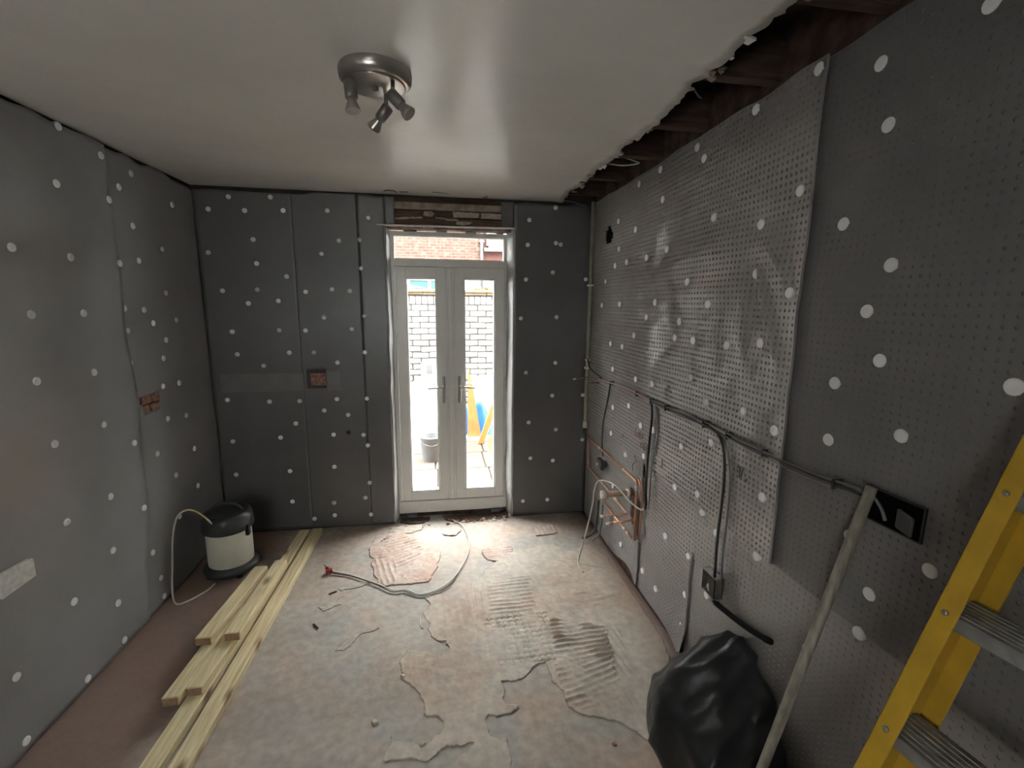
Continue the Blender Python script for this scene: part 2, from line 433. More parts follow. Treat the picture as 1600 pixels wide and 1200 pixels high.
M['adhesive'] = floor_mat('old tile adhesive', (0.40, 0.345, 0.30), (0.50, 0.45, 0.395), (0.24, 0.15, 0.115), True)
M['adhesive_red'] = floor_mat('pink tile adhesive', (0.42, 0.31, 0.26), (0.48, 0.40, 0.355), (0.26, 0.16, 0.125), False)

def ceiling_mat():
    m = mat('yellowed gloss ceiling paint', (0.72, 0.70, 0.66), rough=0.27, spec=0.5, col2=(0.78, 0.765, 0.73), vscale=1.6)
    nt = m.node_tree; b = nt.nodes['Principled BSDF']
    g = nt.nodes.new('ShaderNodeNewGeometry')
    n = nt.nodes.new('ShaderNodeTexNoise'); n.inputs['Scale'].default_value = 3.2; n.inputs['Detail'].default_value = 6
    nt.links.new(g.outputs['Position'], n.inputs['Vector'])
    bp = nt.nodes.new('ShaderNodeBump'); bp.inputs['Strength'].default_value = 0.5; bp.inputs['Distance'].default_value = 0.012
    nt.links.new(n.outputs['Fac'], bp.inputs['Height']); nt.links.new(bp.outputs['Normal'], b.inputs['Normal'])
    return m
M['ceiling'] = ceiling_mat()

def glass_mat():
    m = bpy.data.materials.new('clear window glass'); m.use_nodes = True
    nt = m.node_tree; nt.nodes.clear()
    out = nt.nodes.new('ShaderNodeOutputMaterial')
    tr = nt.nodes.new('ShaderNodeBsdfTransparent'); tr.inputs['Color'].default_value = (0.95, 0.97, 0.96, 1)
    gl = nt.nodes.new('ShaderNodeBsdfGlossy'); gl.inputs['Roughness'].default_value = 0.02
    lw = nt.nodes.new('ShaderNodeLayerWeight'); pw = nt.nodes.new('ShaderNodeMath'); pw.operation = 'POWER'; pw.inputs[1].default_value = 5.0
    fr = nt.nodes.new('ShaderNodeMath'); fr.operation = 'MULTIPLY_ADD'; fr.inputs[1].default_value = 0.9; fr.inputs[2].default_value = 0.035
    lw.inputs['Blend'].default_value = 0.5
    nt.links.new(lw.outputs['Facing'], pw.inputs[0]); nt.links.new(pw.outputs[0], fr.inputs[0])
    mx = nt.nodes.new('ShaderNodeMixShader')
    nt.links.new(fr.outputs[0], mx.inputs[0]); nt.links.new(tr.outputs[0], mx.inputs[1]); nt.links.new(gl.outputs[0], mx.inputs[2])
    nt.links.new(mx.outputs[0], out.inputs['Surface'])
    return m
M['glass'] = glass_mat()

def brick_mat():
    m = bpy.data.materials.new('far red brick'); m.use_nodes = True
    nt = m.node_tree; b = nt.nodes['Principled BSDF']; b.inputs['Roughness'].default_value = 0.9
    g = nt.nodes.new('ShaderNodeNewGeometry'); sp = nt.nodes.new('ShaderNodeSeparateXYZ'); cb = nt.nodes.new('ShaderNodeCombineXYZ')
    nt.links.new(g.outputs['Position'], sp.inputs['Vector'])
    nt.links.new(sp.outputs['X'], cb.inputs['X']); nt.links.new(sp.outputs['Z'], cb.inputs['Y'])
    t = nt.nodes.new('ShaderNodeTexBrick')
    t.inputs['Scale'].default_value = 1.0; t.inputs['Brick Width'].default_value = 0.225; t.inputs['Row Height'].default_value = 0.085
    t.inputs['Mortar Size'].default_value = 0.011; t.inputs['Mortar Smooth'].default_value = 0.3
    t.inputs['Color1'].default_value = (0.024, 0.0065, 0.0042, 1); t.inputs['Color2'].default_value = (0.043, 0.017, 0.011, 1)
    t.inputs['Mortar'].default_value = (0.058, 0.037, 0.027, 1)
    nt.links.new(cb.outputs[0], t.inputs['Vector'])
    n = nt.nodes.new('ShaderNodeTexNoise'); n.inputs['Scale'].default_value = 7; n.inputs['Detail'].default_value = 2
    nt.links.new(g.outputs['Position'], n.inputs['Vector'])
    r = nt.nodes.new('ShaderNodeValToRGB'); r.color_ramp.elements[0].position = 0.54; r.color_ramp.elements[1].position = 0.66
    nt.links.new(n.outputs['Fac'], r.inputs['Fac'])
    mx = nt.nodes.new('ShaderNodeMixRGB'); mx.inputs['Color2'].default_value = (0.064, 0.041, 0.028, 1)
    nt.links.new(r.outputs['Color'], mx.inputs['Fac']); nt.links.new(t.outputs['Color'], mx.inputs['Color1'])
    nt.links.new(mx.outputs['Color'], b.inputs['Base Color'])
    return m
M['farbrick'] = brick_mat()

# ------------------------------------------------------------------ generic surfaces
def to_left(u, v, h): return np.stack([h, u, v], -1)
def to_right(u, v, h): return np.stack([W-h, u, v], -1)
def to_back(u, v, h): return np.stack([u, -h, v], -1)

def mesh_np(name, V, faces):
    me = bpy.data.meshes.new(name)
    me.from_pydata(V.reshape(-1, 3).tolist(), [], faces)
    me.update()
    return me

def sheet(name, parent, m, to3, u0, u1, v0, v1, du, hf, mask=None, edge=None, flip=False, thick=0.006):
    nu = max(2, int(round((u1-u0)/du))); nv = max(2, int(round((v1-v0)/du)))
    U, V = np.meshgrid(np.linspace(u0, u1, nu+1), np.linspace(v0, v1, nv+1), indexing='ij')
    if edge: U, V = edge(U, V)
    h = hf(U, V)
    P = to3(U, V, h)
    idx = np.arange((nu+1)*(nv+1)).reshape(nu+1, nv+1)
    q = np.stack([idx[:-1, :-1], idx[1:, :-1], idx[1:, 1:], idx[:-1, 1:]], -1)
    cu = (U[:-1, :-1]+U[1:, 1:])/2; cv = (V[:-1, :-1]+V[1:, 1:])/2
    keep = np.ones(cu.shape, bool) if mask is None else mask(cu, cv)
    q = q[keep]
    if flip: q = q[:, ::-1]
    # skirt along open edges gives the sheet its thickness
    e = np.concatenate([q[:, [0, 1]], q[:, [1, 2]], q[:, [2, 3]], q[:, [3, 0]]])
    key = np.sort(e, 1); kk = key[:, 0]*10**7+key[:, 1]
    un, ind, cnt = np.unique(kk, return_index=True, return_counts=True)
    be = e[ind[cnt == 1]]
    bv = np.unique(be); n0 = P.reshape(-1, 3).shape[0]
    mp = {int(v): n0+i for i, v in enumerate(bv)}
    back = to3(U, V, h-thick).reshape(-1, 3)[bv]
    allv = np.concatenate([P.reshape(-1, 3), back])
    F = q.tolist()+[[int(b), int(a), mp[int(a)], mp[int(b)]] for a, b in be]
    me = mesh_np(name, allv, F)
    return link(name, me, m, parent, smooth=True)

def studded(name, parent, m, to3, u0, u1, v0, v1, hf, mask=None, flip=False, s=0.025, r1=0.0062, r2_=0.0042, dep=0.006, edge=None):
    """membrane sheet with every stud a real dimple"""
    nu = int(round((u1-u0)/s)); nv = int(round((v1-v0)/s))
    gu = np.linspace(u0, u1, nu+1); gv = np.linspace(v0, v1, nv+1)
    U, V = np.meshgrid(gu, gv, indexing='ij')
    cu = (U[:-1, :-1]+U[1:, 1:])/2; cv = (V[:-1, :-1]+V[1:, 1:])/2
    keep = np.ones(cu.shape, bool) if mask is None else mask(cu, cv)
    idx = np.arange((nu+1)*(nv+1)).reshape(nu+1, nv+1)
    c00, c10, c11, c01 = (idx[:-1, :-1][keep], idx[1:, :-1][keep], idx[1:, 1:][keep], idx[:-1, 1:][keep])
    ccu, ccv = cu[keep], cv[keep]; N = len(ccu)
    a = np.pi/8+np.arange(8)*np.pi/4
    RU = ccu[:, None]+r1*np.cos(a); RV = ccv[:, None]+r1*np.sin(a)
    BU = ccu[:, None]+r2_*np.cos(a); BV = ccv[:, None]+r2_*np.sin(a)
    def ev(u, v, d):
        if edge: u, v = edge(u, v)
        return to3(u, v, hf(u, v)-d).reshape(-1, 3)
    P = np.concatenate([ev(U, V, 0), ev(RU, RV, 0), ev(BU, BV, dep)])
    n0 = (nu+1)*(nv+1)
    R = n0+np.arange(N)[:, None]*8+np.arange(8); B = R+N*8
    # ring index: 0,1 -> right/top corner (pi/8, 3pi/8) ; corner order c11, c01, c00, c10
    quads = np.concatenate([
        np.stack([c11, c01, R[:, 2], R[:, 1]], -1), np.stack([c01, c00, R[:, 4], R[:, 3]], -1),
        np.stack([c00, c10, R[:, 6], R[:, 5]], -1), np.stack([c10, c11, R[:, 0], R[:, 7]], -1)] +
        [np.stack([R[:, j], R[:, (j+1) % 8], B[:, (j+1) % 8], B[:, j]], -1) for j in range(8)])
    tris = np.concatenate([np.stack([c11, R[:, 1], R[:, 0]], -1), np.stack([c01, R[:, 3], R[:, 2]], -1),
                           np.stack([c00, R[:, 5], R[:, 4]], -1), np.stack([c10, R[:, 7], R[:, 6]], -1)])
    F = quads.tolist()+tris.tolist()+B.tolist()
    if flip: F = [f[::-1] for f in F]
    # rim
    e = np.concatenate([np.stack([c00, c10], -1), np.stack([c10, c11], -1), np.stack([c11, c01], -1), np.stack([c01, c00], -1)])
    key = np.sort(e, 1); kk = key[:, 0]*10**7+key[:, 1]
    un, ind, cnt = np.unique(kk, return_index=True, return_counts=True)
    be = e[ind[cnt == 1]]; bv = np.unique(be)
    base = len(P); mp = {int(v): base+i for i, v in enumerate(bv)}
    bk = ev(U.reshape(-1)[bv], V.reshape(-1)[bv], 0.010)
    P = np.concatenate([P, bk])
    F += [[int(a_), int(b_), mp[int(b_)], mp[int(a_)]] for a_, b_ in be]
    me = mesh_np(name, P, F)
    return link(name, me, m, parent, smooth=False)

def plug_mesh(ax, r=0.0195):
    mb = MB()
    mb.lathe([(r, -0.012), (r, 0.002), (r*0.92, 0.0045), (r*0.45, 0.0055), (r*0.3, 0.004)], n=14, ax=ax)
    return mb.mesh('fixing_plug')

def place_plugs(coords, parents, me, to3, hf):
    """parents: function (u, v) -> sheet object"""
    for u, v in coords:
        o = bpy.data.objects.new('fixing_plug', me); COL.objects.link(o)
        p = to3(np.array(u), np.array(v), np.array(float(hf(np.array([u]), np.array([v]))[0])))
        o.location = Vector(p.tolist())
        o.parent = parents(u, v)

# ================================================================== STRUCTURE
YR = -4.7                                # rear wall behind the camera
wall_left = MB().box(-0.26, -0.012, YR, 0.3, -0.12, 2.86).build('wall_left', M['plaster_dark'])
setp(wall_left, 'left wall clad in grey studded membrane with pale plugs', 'wall', kind='structure')
wall_right = MB().box(W+0.02, W+0.28, YR, 0.3, -0.12, 2.86).build('wall_right', M['void_brick'])
setp(wall_right, 'right wall clad in dimpled grey membrane carrying pipes and cables', 'wall', kind='structure')
DL, DR = 1.321, 2.306                    # door opening
mb = MB()
mb.box(-0.012, DL, 0.014, 0.3, -0.12, 2.86); mb.box(DR, W+0.02, 0.014, 0.3, -0.12, 2.86); mb.box(DL, DR, 0.014, 0.3, 2.435, 2.86)
wall_back = mb.build('wall_back', M['plaster_dark'])
setp(wall_back, 'back wall with white french door, clad in grey membrane', 'wall', kind='structure')
RX0, RX1, RZ0, RZ1 = 0.55, 1.20, 1.45, 2.00   # added window behind the viewpoint, sized for fill light
wall_rear = MB().box(-0.26, RX0, YR-0.2, YR, -0.12, 2.86).box(RX1, W+0.28, YR-0.2, YR, -0.12, 2.86).box(RX0, RX1, YR-0.2, YR, -0.12, RZ0).box(RX0, RX1, YR-0.2, YR, RZ1, 2.86).build('wall_rear', M['plastrip'])
fill_win = MB().box(RX0, RX1, YR-0.14, YR-0.08, RZ0, RZ0+0.05).box(RX0, RX1, YR-0.14, YR-0.08, RZ1-0.05, RZ1).box(RX0, RX0+0.05, YR-0.14, YR-0.08, RZ0, RZ1).box(RX1-0.05, RX1, YR-0.14, YR-0.08, RZ0, RZ1).build('fill_window_1', M['upvc'])
setp(fill_win, 'added white framed window behind the viewpoint, unseen, for fill light', 'window', kind='structure')
MB().box(RX0+0.05, RX1-0.05, YR-0.112, YR-0.108, RZ0+0.05, RZ1-0.05).build('glass_pane', M['glass'], fill_win)
setp(wall_rear, 'bare plaster wall behind the viewpoint', 'wall', kind='structure')
facade = MB().box(-16.0, 19.0, 0.06, 0.3, 2.95, 8.5).build('wall_facade', M['render'])
setp(facade, 'white rendered upper storey outside wall above the french door', 'wall', kind='structure')
facade2 = MB().box(-16.0, -0.26, 0.06, 0.3, -0.12, 2.95).box(W+0.28, 19.0, 0.06, 0.3, -0.12, 2.95).build('wall_facade_side', M['render'])
setp(facade2, 'white rendered ground storey outside wall either side of the room', 'wall', kind='structure')

canopy = MB().obox((0.95, 0.3, 2.60), (1.75, 0, 0), (0, 0.55, -0.02), (0, 0, 0.05), 0.006).build('shade_canopy', M['upvc'])  # unseen canopy, added to cut high sky light on the floor by the door
setp(canopy, 'added unseen canopy over the french door, blocking high sky light', 'canopy', kind='structure')
for x in (1.05, 2.55):
    MB().obox((x, 0.3, 2.40), (0.05, 0, 0), (0, 0.04, 0), (0, 0, 0.20)).tube([(x+0.025, 0.32, 2.42), (x+0.025, 0.78, 2.59)], 0.018, 8).build('shade_canopy_bracket', M['upvc'], canopy)

# ---- plugs
PL = pts("-1.18,2.62 -0.93,2.57 -0.67,2.55 -0.79,2.45 -0.91,2.36 -1.24,2.36 -0.71,2.26 -0.45,2.16 -0.89,2.04 -0.70,2.07 -1.22,2.04 -1.52,2.05 -0.47,1.89 -0.88,1.80 -0.71,1.79 -1.19,1.78 -1.48,1.78 -0.28,2.46 -0.64,1.71 -0.39,1.72 -0.88,1.68 -0.53,1.60 -0.58,1.49 -0.89,1.50 -1.18,1.49 -1.51,1.50 -0.44,1.31 -0.62,1.32 -0.88,1.32 -0.40,1.08 -0.61,1.11 -1.17,1.22 -1.47,1.21 -0.97,1.06 -0.76,0.93 -0.35,0.83 -0.60,0.73 -1.19,0.84 -0.96,0.67 -1.48,0.84 -1.23,0.56 -0.92,0.37 -0.61,0.45 -0.36,0.56 -0.88,0.18 -0.87,0.05 -1.51,0.46 -1.25,0.27 -1.25,0.05 -1.83,0.35 -1.51,0.05 -1.84,0.06")
PB = pts("0.24,2.58 0.52,2.59 0.34,2.49 0.10,2.49 0.60,2.50 0.91,2.51 1.20,2.47 0.38,2.29 0.98,2.30 1.13,2.31 0.07,2.19 0.85,2.20 0.39,2.12 1.13,2.10 0.59,2.03 0.14,1.92 0.38,1.93 0.72,1.92 0.91,1.94 1.04,1.93 0.31,1.83 0.52,1.85 0.84,1.73 1.14,1.74 0.18,1.62 0.51,1.63 0.70,1.63 1.04,1.64 0.20,1.45 0.57,1.46 0.75,1.46 1.13,1.46 0.38,1.36 0.92,1.38 0.10,1.10 0.40,1.08 0.62,1.08 0.90,1.09 1.13,1.09 0.80,1.00 0.98,0.96 0.58,0.90 0.46,0.79 0.86,0.80 1.09,0.79 1.12,0.70 0.11,0.77 0.85,0.53 0.51,0.51 0.11,0.50 1.12,0.38 0.51,0.25 0.83,0.22 1.08,0.25 0.83,0.11 0.67,0.09 1.12,0.10 2.43,2.50 2.42,2.31 2.41,2.04 2.37,1.73 2.42,1.28 2.45,0.85 2.47,0.53 2.41,0.14 2.63,0.14 2.64,2.60 2.65,2.33 2.69,2.32 2.63,2.10 2.91,2.05 2.67,1.74 2.67,1.36 2.65,1.08 2.92,1.08 2.69,0.78 2.93,0.68 2.67,0.50")
PR = pts("-0.85,2.59 -1.18,2.43 -0.54,2.42 -0.83,2.32 -1.71,2.24 -0.57,2.23 -1.26,2.15 -1.00,2.13 -0.51,2.12 -0.70,2.13 -0.33,2.02 -1.52,1.96 -0.62,1.85 -1.17,1.86 -0.27,1.84 -1.05,1.77 -1.46,1.76 -1.73,1.85 -1.40,1.67 -1.59,1.67 -0.90,1.65 -0.72,1.56 -0.48,1.56 -0.55,1.38 -0.96,1.37 -1.20,1.38 -1.60,1.48 -1.76,1.39 -0.59,1.10 -0.89,1.18 -1.07,1.09 -0.58,0.90 -1.25,1.11 -1.83,1.21 -1.57,1.11 -0.84,0.82 -1.14,0.91 -1.54,0.87 -1.75,0.92 -1.79,0.84 -0.65,0.51 -1.92,0.80 -1.46,0.54 -1.71,0.56 -0.85,0.15 -1.20,0.16 -2.03,1.97 -2.24,1.89 -1.88,1.67 -2.10,1.70 -2.04,1.41 -2.23,1.38 -2.45,1.60 -2.45,1.41 -2.68,1.49 -2.20,1.10 -2.19,0.84 -2.57,1.13 -2.81,1.16 -2.66,0.99 -2.65,0.85 -1.89,0.46 -1.39,0.16 -1.71,0.34 -1.70,0.15 -1.87,0.15 -2.48,0.65 -2.73,2.53 -2.46,2.53 -2.25,2.61 -2.51,2.35 -2.22,2.24 -2.40,2.10 -2.58,1.96 -2.53,1.83 -2.59,1.69 -2.91,1.67 -1.93,2.61 -1.51,2.60 -1.58,2.53 -1.13,2.60 -2.02,2.16")

def plug_dips(U, V, P, amp, sig):
    h = np.zeros(np.shape(U))
    for u, v in P:
        d2 = (U-u)**2+(V-v)**2
        h = h - amp*np.exp(-d2/(2*sig*sig))
    return h

# ---- left wall membrane: two sheets, the near one lapped over the far one
hL = lambda U, V: 0.004 + 0.007*fbm(U*1.7, V*1.3, 3) + 0.004*np.abs(fbm(U*2.5+V, V*1.5, 31))
seamL = lambda V: -0.90 - 0.14*np.clip((1.0-V)/1.0, 0, 1)**1.5 + 0.02*vnoise(V*3, V*0+2, 5)
def left_edge_far(U, V):
    t = (U+0.88)/(0.88); U2 = seamL(V)+0.03*0+t*(0.0-seamL(V))
    V2 = np.where(V > 2.6, V+0.012*vnoise(U*9, V*0, 8), V)
    return U2-0.03*(1-t), V2
def left_edge_near(U, V):
    t = (U-YR)/(-0.9-YR); U2 = YR+t*(seamL(V)-YR)
    V2 = np.where(V > 2.6, V+0.012*vnoise(U*9, V*0, 9), V)
    return U2, V2
holeL = [(-0.845, 1.291), (-0.66, 1.285), (-0.681, 1.185), (-0.845, 1.204)]
mL = sheet('membrane_sheet', wall_left, M['mem_y'], to_left, -0.88, -0.004, 0.015, 2.632, 0.02, hL, mask=lambda u, v: ~in_poly(u, v, holeL), edge=left_edge_far)
mL2 = sheet('membrane_sheet', wall_left, M['mem_y'], to_left, YR+0.01, -0.9, 0.012, 2.632, 0.03, lambda u, v: hL(u, v)+0.006+0.008*np.exp(-((u+0.92)/0.10)**2), edge=left_edge_near)
pm = plug_mesh((1, 0, 0), 0.0185)
place_plugs(PL, lambda u, v: mL if u > seamL(np.array(v)) else mL2, pm, to_left, lambda u, v: hL(u, v)+np.where(u < seamL(v), 0.007+0.008*np.exp(-((u+0.92)/0.10)**2), 0))
# brick showing in the cut socket hole, and the pale torn patch near the camera
for i in range(2):
    for j in range(2):
        y0 = -0.852+0.10*i+0.03*j; z0 = 1.180+0.062*j
        MB().obox((-0.030, y0, z0), (0.028+0.006*i, 0, 0), (0, 0.092, 0), (0, 0, 0.056), 0.004).build('brick', M['hole_brick'], wall_left)
MB().prism([(-1.84, 0.70), (-1.69, 0.706), (-1.688, 0.782), (-1.70, 0.79), (-1.84, 0.80)], lambda u, v, t: (0.012+t, u, v), 0.014).build('plaster_patch', M['wpatch'], wall_left)

# ---- back wall membrane
hB = lambda U, V: 0.002 + 0.006*fbm(U*1.6+9, V*1.4, 4)
holeB = [(0.69, 1.325), (0.825, 1.325), (0.825, 1.181), (0.69, 1.181)]
topw = lambda U, V: (U, np.where(V > 2.6, V+0.012*vnoise(U*7, V*0, 10), V))
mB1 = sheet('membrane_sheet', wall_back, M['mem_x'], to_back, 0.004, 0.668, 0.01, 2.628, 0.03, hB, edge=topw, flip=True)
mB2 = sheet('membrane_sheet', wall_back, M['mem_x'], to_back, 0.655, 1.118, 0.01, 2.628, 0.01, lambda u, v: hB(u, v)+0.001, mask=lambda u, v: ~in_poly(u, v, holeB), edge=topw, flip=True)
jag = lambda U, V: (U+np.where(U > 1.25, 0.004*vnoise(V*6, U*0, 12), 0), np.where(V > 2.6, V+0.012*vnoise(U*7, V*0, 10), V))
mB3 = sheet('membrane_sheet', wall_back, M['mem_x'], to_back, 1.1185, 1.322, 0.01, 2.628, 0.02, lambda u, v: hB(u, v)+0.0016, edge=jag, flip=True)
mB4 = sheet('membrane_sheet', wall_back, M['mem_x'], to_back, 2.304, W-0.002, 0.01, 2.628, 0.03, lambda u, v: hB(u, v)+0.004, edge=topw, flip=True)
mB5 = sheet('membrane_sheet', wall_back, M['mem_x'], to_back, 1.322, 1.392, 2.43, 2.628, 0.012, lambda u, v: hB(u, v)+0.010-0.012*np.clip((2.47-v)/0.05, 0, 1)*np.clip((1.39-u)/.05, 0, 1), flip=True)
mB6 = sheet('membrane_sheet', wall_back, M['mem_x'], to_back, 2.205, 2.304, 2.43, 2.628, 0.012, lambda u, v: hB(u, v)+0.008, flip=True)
def back_parent(u, v): return mB1 if u < 0.66 else mB2 if u < 1.115 else mB3 if u < 1.5 else mB4
pmb = plug_mesh((0, -1, 0), 0.0175)
place_plugs(PB, back_parent, pmb, to_back, lambda u, v: hB(u, v)+np.where(u < 0.66, 0, np.where(u < 1.115, 0.002, 0.004)))
MB().prism([(0.07, 1.158), (0.66, 1.165), (0.66, 1.30), (0.07, 1.299)], lambda u, v, t: (u, -0.008-t, v), 0.004).build('membrane_patch', M['patch'], wall_back)
MB().prism([(0.835, 1.158), (0.93, 1.160), (0.93, 1.318), (0.835, 1.318)], lambda u, v, t: (u, -0.008-t, v), 0.004).build('membrane_patch', M['patch'], wall_back)
MB().box(0.70, 0.825, 0.004, 0.02, 1.20, 1.30, 0.004).build('brick', M['hole_brick'], wall_back)
MB().obox((0.705, 0.0, 1.235), (0.11, 0, -0.02), (0, 0.012, 0), (0, 0, 0.03), 0.004).build('brick_shard', M['hole_brick'], wall_back)
for z0, z1 in ((1.297, 1.33), (1.176, 1.20)):
    MB().box(0.685, 0.83, 0.002, 0.012, z0, z1).build('socket_recess', M['boxdark'], wall_back)
MB().box(0.685, 0.712, 0.0, 0.012, 1.20, 1.30).build('socket_recess', M['boxdark'], wall_back)
MB().lathe([(0.017, 0), (0.017, 0.003), (0.004, 0.003)], n=14, o=(0.976, -0.008, 0.816), ax=(0, -1, 0)).build('cable_hole', M['boxdark'], wall_back)

# ---- door reveals wrapped in puckered membrane
def reveal(x0, x1, sgn):
    def to3(u, v, h): return np.stack([x0+(x1-x0)*(u/0.11)+sgn*h, -0.012+u*1.12, v], -1)
    return sheet('membrane_reveal', wall_back, M['mem_rev'], to3, 0, 0.11, 0.01, 2.43, 0.012, lambda u, v: 0.014*np.sin(np.pi*u/0.11)*(0.5+0.9*vnoise(v*3.1, u*0+sgn, 14))+0.004*fbm(v*9, u*20, 15), flip=sgn < 0)
reveal(DL-0.004, 1.343, 1)
reveal(DR+0.004, 2.268, -1)
# ---- exposed lintel strip over the door
MB().obox((1.385, -0.004, 2.545), (0.825, 0, 0), (0, 0.03, 0), (0, 0, 0.055), 0.004).build('plaster_strip', M['plastrip'], wall_back)
MB().box(1.39, 2.205, -0.002, 0.03, 2.598, 2.634).build('timber_plate', M['oldwood'], wall_back)
MB().obox((1.385, 0.0, 2.432), (0.825, 0, 0), (0, 0.10, 0), (0, 0, 0.055), 0.005).build('lintel', M['lintel'], wall_back)
MB().obox((1.385, 0.004, 2.489), (0.825, 0, 0), (0, 0.10, 0), (0, 0, 0.054), 0.005).build('lintel', M['lintel'], wall_back)
for xa, xb in ((1.322, 1.385), (2.21, 2.306)):
    MB().box(xa, xb, 0.008, 0.10, 2.432, 2.6).build('lintel_end', M['lintel'], wall_back)
def blob(poly, d):
    q = []
    n = len(poly)
    for i in range(n):
        a, b = poly[i], poly[(i+1) % n]
        for k in range(4):
            t = k/4; q.append((a[0]+(b[0]-a[0])*t+random.uniform(-.003, .003), a[1]+(b[1]-a[1])*t+random.uniform(-.003, .003)))
    return MB().prism(q, lambda u, v, t: (u, 0.002-t, v), d)
blob([(1.60, 2.508), (1.62, 2.535), (1.67, 2.535), (1.69, 2.515), (1.67, 2.500), (1.62, 2.498)], 0.012).build('mortar_patch', M['mortar'], wall_back)
blob([(1.83, 2.497), (1.83, 2.538), (2.03, 2.535), (2.03, 2.500)], 0.012).build('mortar_patch', M['mortar'], wall_back)
blob([(2.05, 2.497), (2.05, 2.535), (2.205, 2.533), (2.205, 2.495)], 0.010).build('mortar_patch', M['mortar'], wall_back)
blob([(1.395, 2.482), (1.50, 2.487), (1.60, 2.496), (1.60, 2.484), (1.48, 2.474), (1.395, 2.470)], 0.010).build('mortar_patch', M['mortar'], wall_back)
blob([(1.70, 2.494), (1.80, 2.486), (1.87, 2.482), (1.87, 2.471), (1.78, 2.475), (1.70, 2.486)], 0.010).build('mortar_patch', M['mortar'], wall_back)
blob([(1.85, 2.445), (1.86, 2.468), (1.98, 2.466), (1.97, 2.455), (1.90, 2.440)], 0.009).build('mortar_patch', M['mortar'], wall_back)
MB().obox((1.255, -0.02, 2.418), (1.06, 0, 0.008), (0, 0.028, 0), (0, 0, 0.010), 0.002).build('plaster_lip', M['whitelip'], wall_back)
MB().box(1.33, 2.30, 0.02, 0.105, 2.405, 2.428).build('head_board', M['plastrip'], wall_back)
for x, w_ in ((1.70, 0.085), (1.93, 0.085), (2.18, 0.05), (1.45, 0.1)):
    MB().box(x, x+w_, 0.045, 0.11, 2.398, 2.412).build('packer', M['packer'] if x > 1.5 else M['oldwood'], wall_back)

# ---- right wall membrane with real dimples
def hR(U, V):
    h = 0.003 + 0.008*fbm(U*1.9+2, V*1.6, 21, 3)
    env = np.exp(-((U+1.5)/0.9)**2)*np.exp(-((V-1.7)/0.55)**2)
    h = h + env*(0.026*fbm(U*3.0, V*3.3, 23, 2)+0.015*fbm(U*6.5+V*2, V*5, 24, 2))
    # folds running between plugs
    def ridge(h, u0, v0, u1, v1, amp, wd):
        d = np.hypot(u1-u0, v1-v0); tx, ty = (u1-u0)/d, (v1-v0)/d
        s = (U-u0)*tx+(V-v0)*ty; n = -(U-u0)*ty+(V-v0)*tx
        e = np.where(s < 0, s*s, np.where(s > d, (s-d)**2, 0))
        return h+amp*np.exp(-(n/wd)**2)*np.exp(-e/(2*(0.06)**2))
    h = ridge(h, -2.06, 1.95, -2.16, 1.72, 0.020, 0.035)
    h = ridge(h, -2.02, 1.92, -2.03, 1.72, -0.016, 0.03)
    h = ridge(h, -2.10, 2.05, -2.20, 1.93, 0.012, 0.04)
    h = ridge(h, -1.1, 1.98, -1.85, 2.12, 0.010, 0.05)
    h = ridge(h, -0.95, 1.80, -1.6, 1.92, 0.008, 0.05)
    h = ridge(h, -1.30, 1.60, -1.75, 1.78, -0.008, 0.05)
    return h
hRp = lambda U, V: hR(U, V)+plug_dips(U, V, PR, 0.006, 0.035)
topR = lambda U, V: (U, np.where(V > 2.6, V+0.008*vnoise(U*6, V*0, 41), V))
lap = lambda U: 0.022*np.exp(np.minimum(0, -(U+2.285))/0.09)          # far sheet lifts at its free edge
hA = lambda U, V: hRp(U, V)+0.006+lap(U)*(0.6+0.4*vnoise(V*2, V*0, 43))
vent = lambda u, v: ((u+0.37)/0.085)**2+((v-2.35)/0.062)**2 > 1
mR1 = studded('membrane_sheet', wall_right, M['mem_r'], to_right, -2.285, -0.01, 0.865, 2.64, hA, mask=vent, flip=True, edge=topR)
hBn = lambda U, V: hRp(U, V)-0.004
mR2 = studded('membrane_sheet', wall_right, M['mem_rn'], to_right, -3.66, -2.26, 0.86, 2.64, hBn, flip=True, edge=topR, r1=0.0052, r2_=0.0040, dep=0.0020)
hC = lambda U, V: hRp(U, V)-0.007
def lowedge(U, V):
    V2 = np.where(V < 0.1, V+(0.1-V)/0.1*(0.004+0.006*vnoise(U*5, U*0, 45)+0.06*np.exp(-((U+1.78)/0.035)**2)+0.05*np.exp(-((U+0.95)/0.15)**2)), V)
    return U, V2
pipecut = lambda u, v: ~in_poly(u, v, [(-1.135, 0.60), (-1.135, 0.34), (-0.99, 0.39), (-0.93, 0.62), (-1.02, 0.63)])
mR3 = studded('membrane_sheet', wall_right, M['mem_r'], to_right, -1.14, -0.01, 0.008, 0.88, lambda u, v: hC(u, v)+0.016*np.exp(-((u+1.14)/0.06)**2), mask=pipecut, flip=True, edge=lowedge, r1=0.0052, r2_=0.0038, dep=0.003)
mR4 = studded('membrane_sheet', wall_right, M['mem_r'], to_right, -1.745, -1.12, 0.004, 0.88, lambda u, v: hC(u, v)+0.012*np.exp(-((u+1.745)/0.07)**2)*np.clip((0.60-v)/0.05, 0, 1)+0.03*np.clip((0.25-v)/0.25, 0, 1)**2*np.exp(-((u+1.745)/0.15)**2), flip=True, edge=lowedge, r1=0.0052, r2_=0.0038, dep=0.003)
mR5 = studded('membrane_sheet', wall_right, M['mem_r'], to_right, -3.66, -1.725, 0.004, 0.88, lambda u, v: hC(u, v)-0.001, flip=True, edge=lowedge, r1=0.0052, r2_=0.0040, dep=0.0020)
mR6 = sheet('membrane_sheet', wall_right, M['mem_rn'], to_right, YR+0.01, -3.65, 0.03, 2.64, 0.05, lambda u, v: hRp(u, v)-0.004, flip=True)
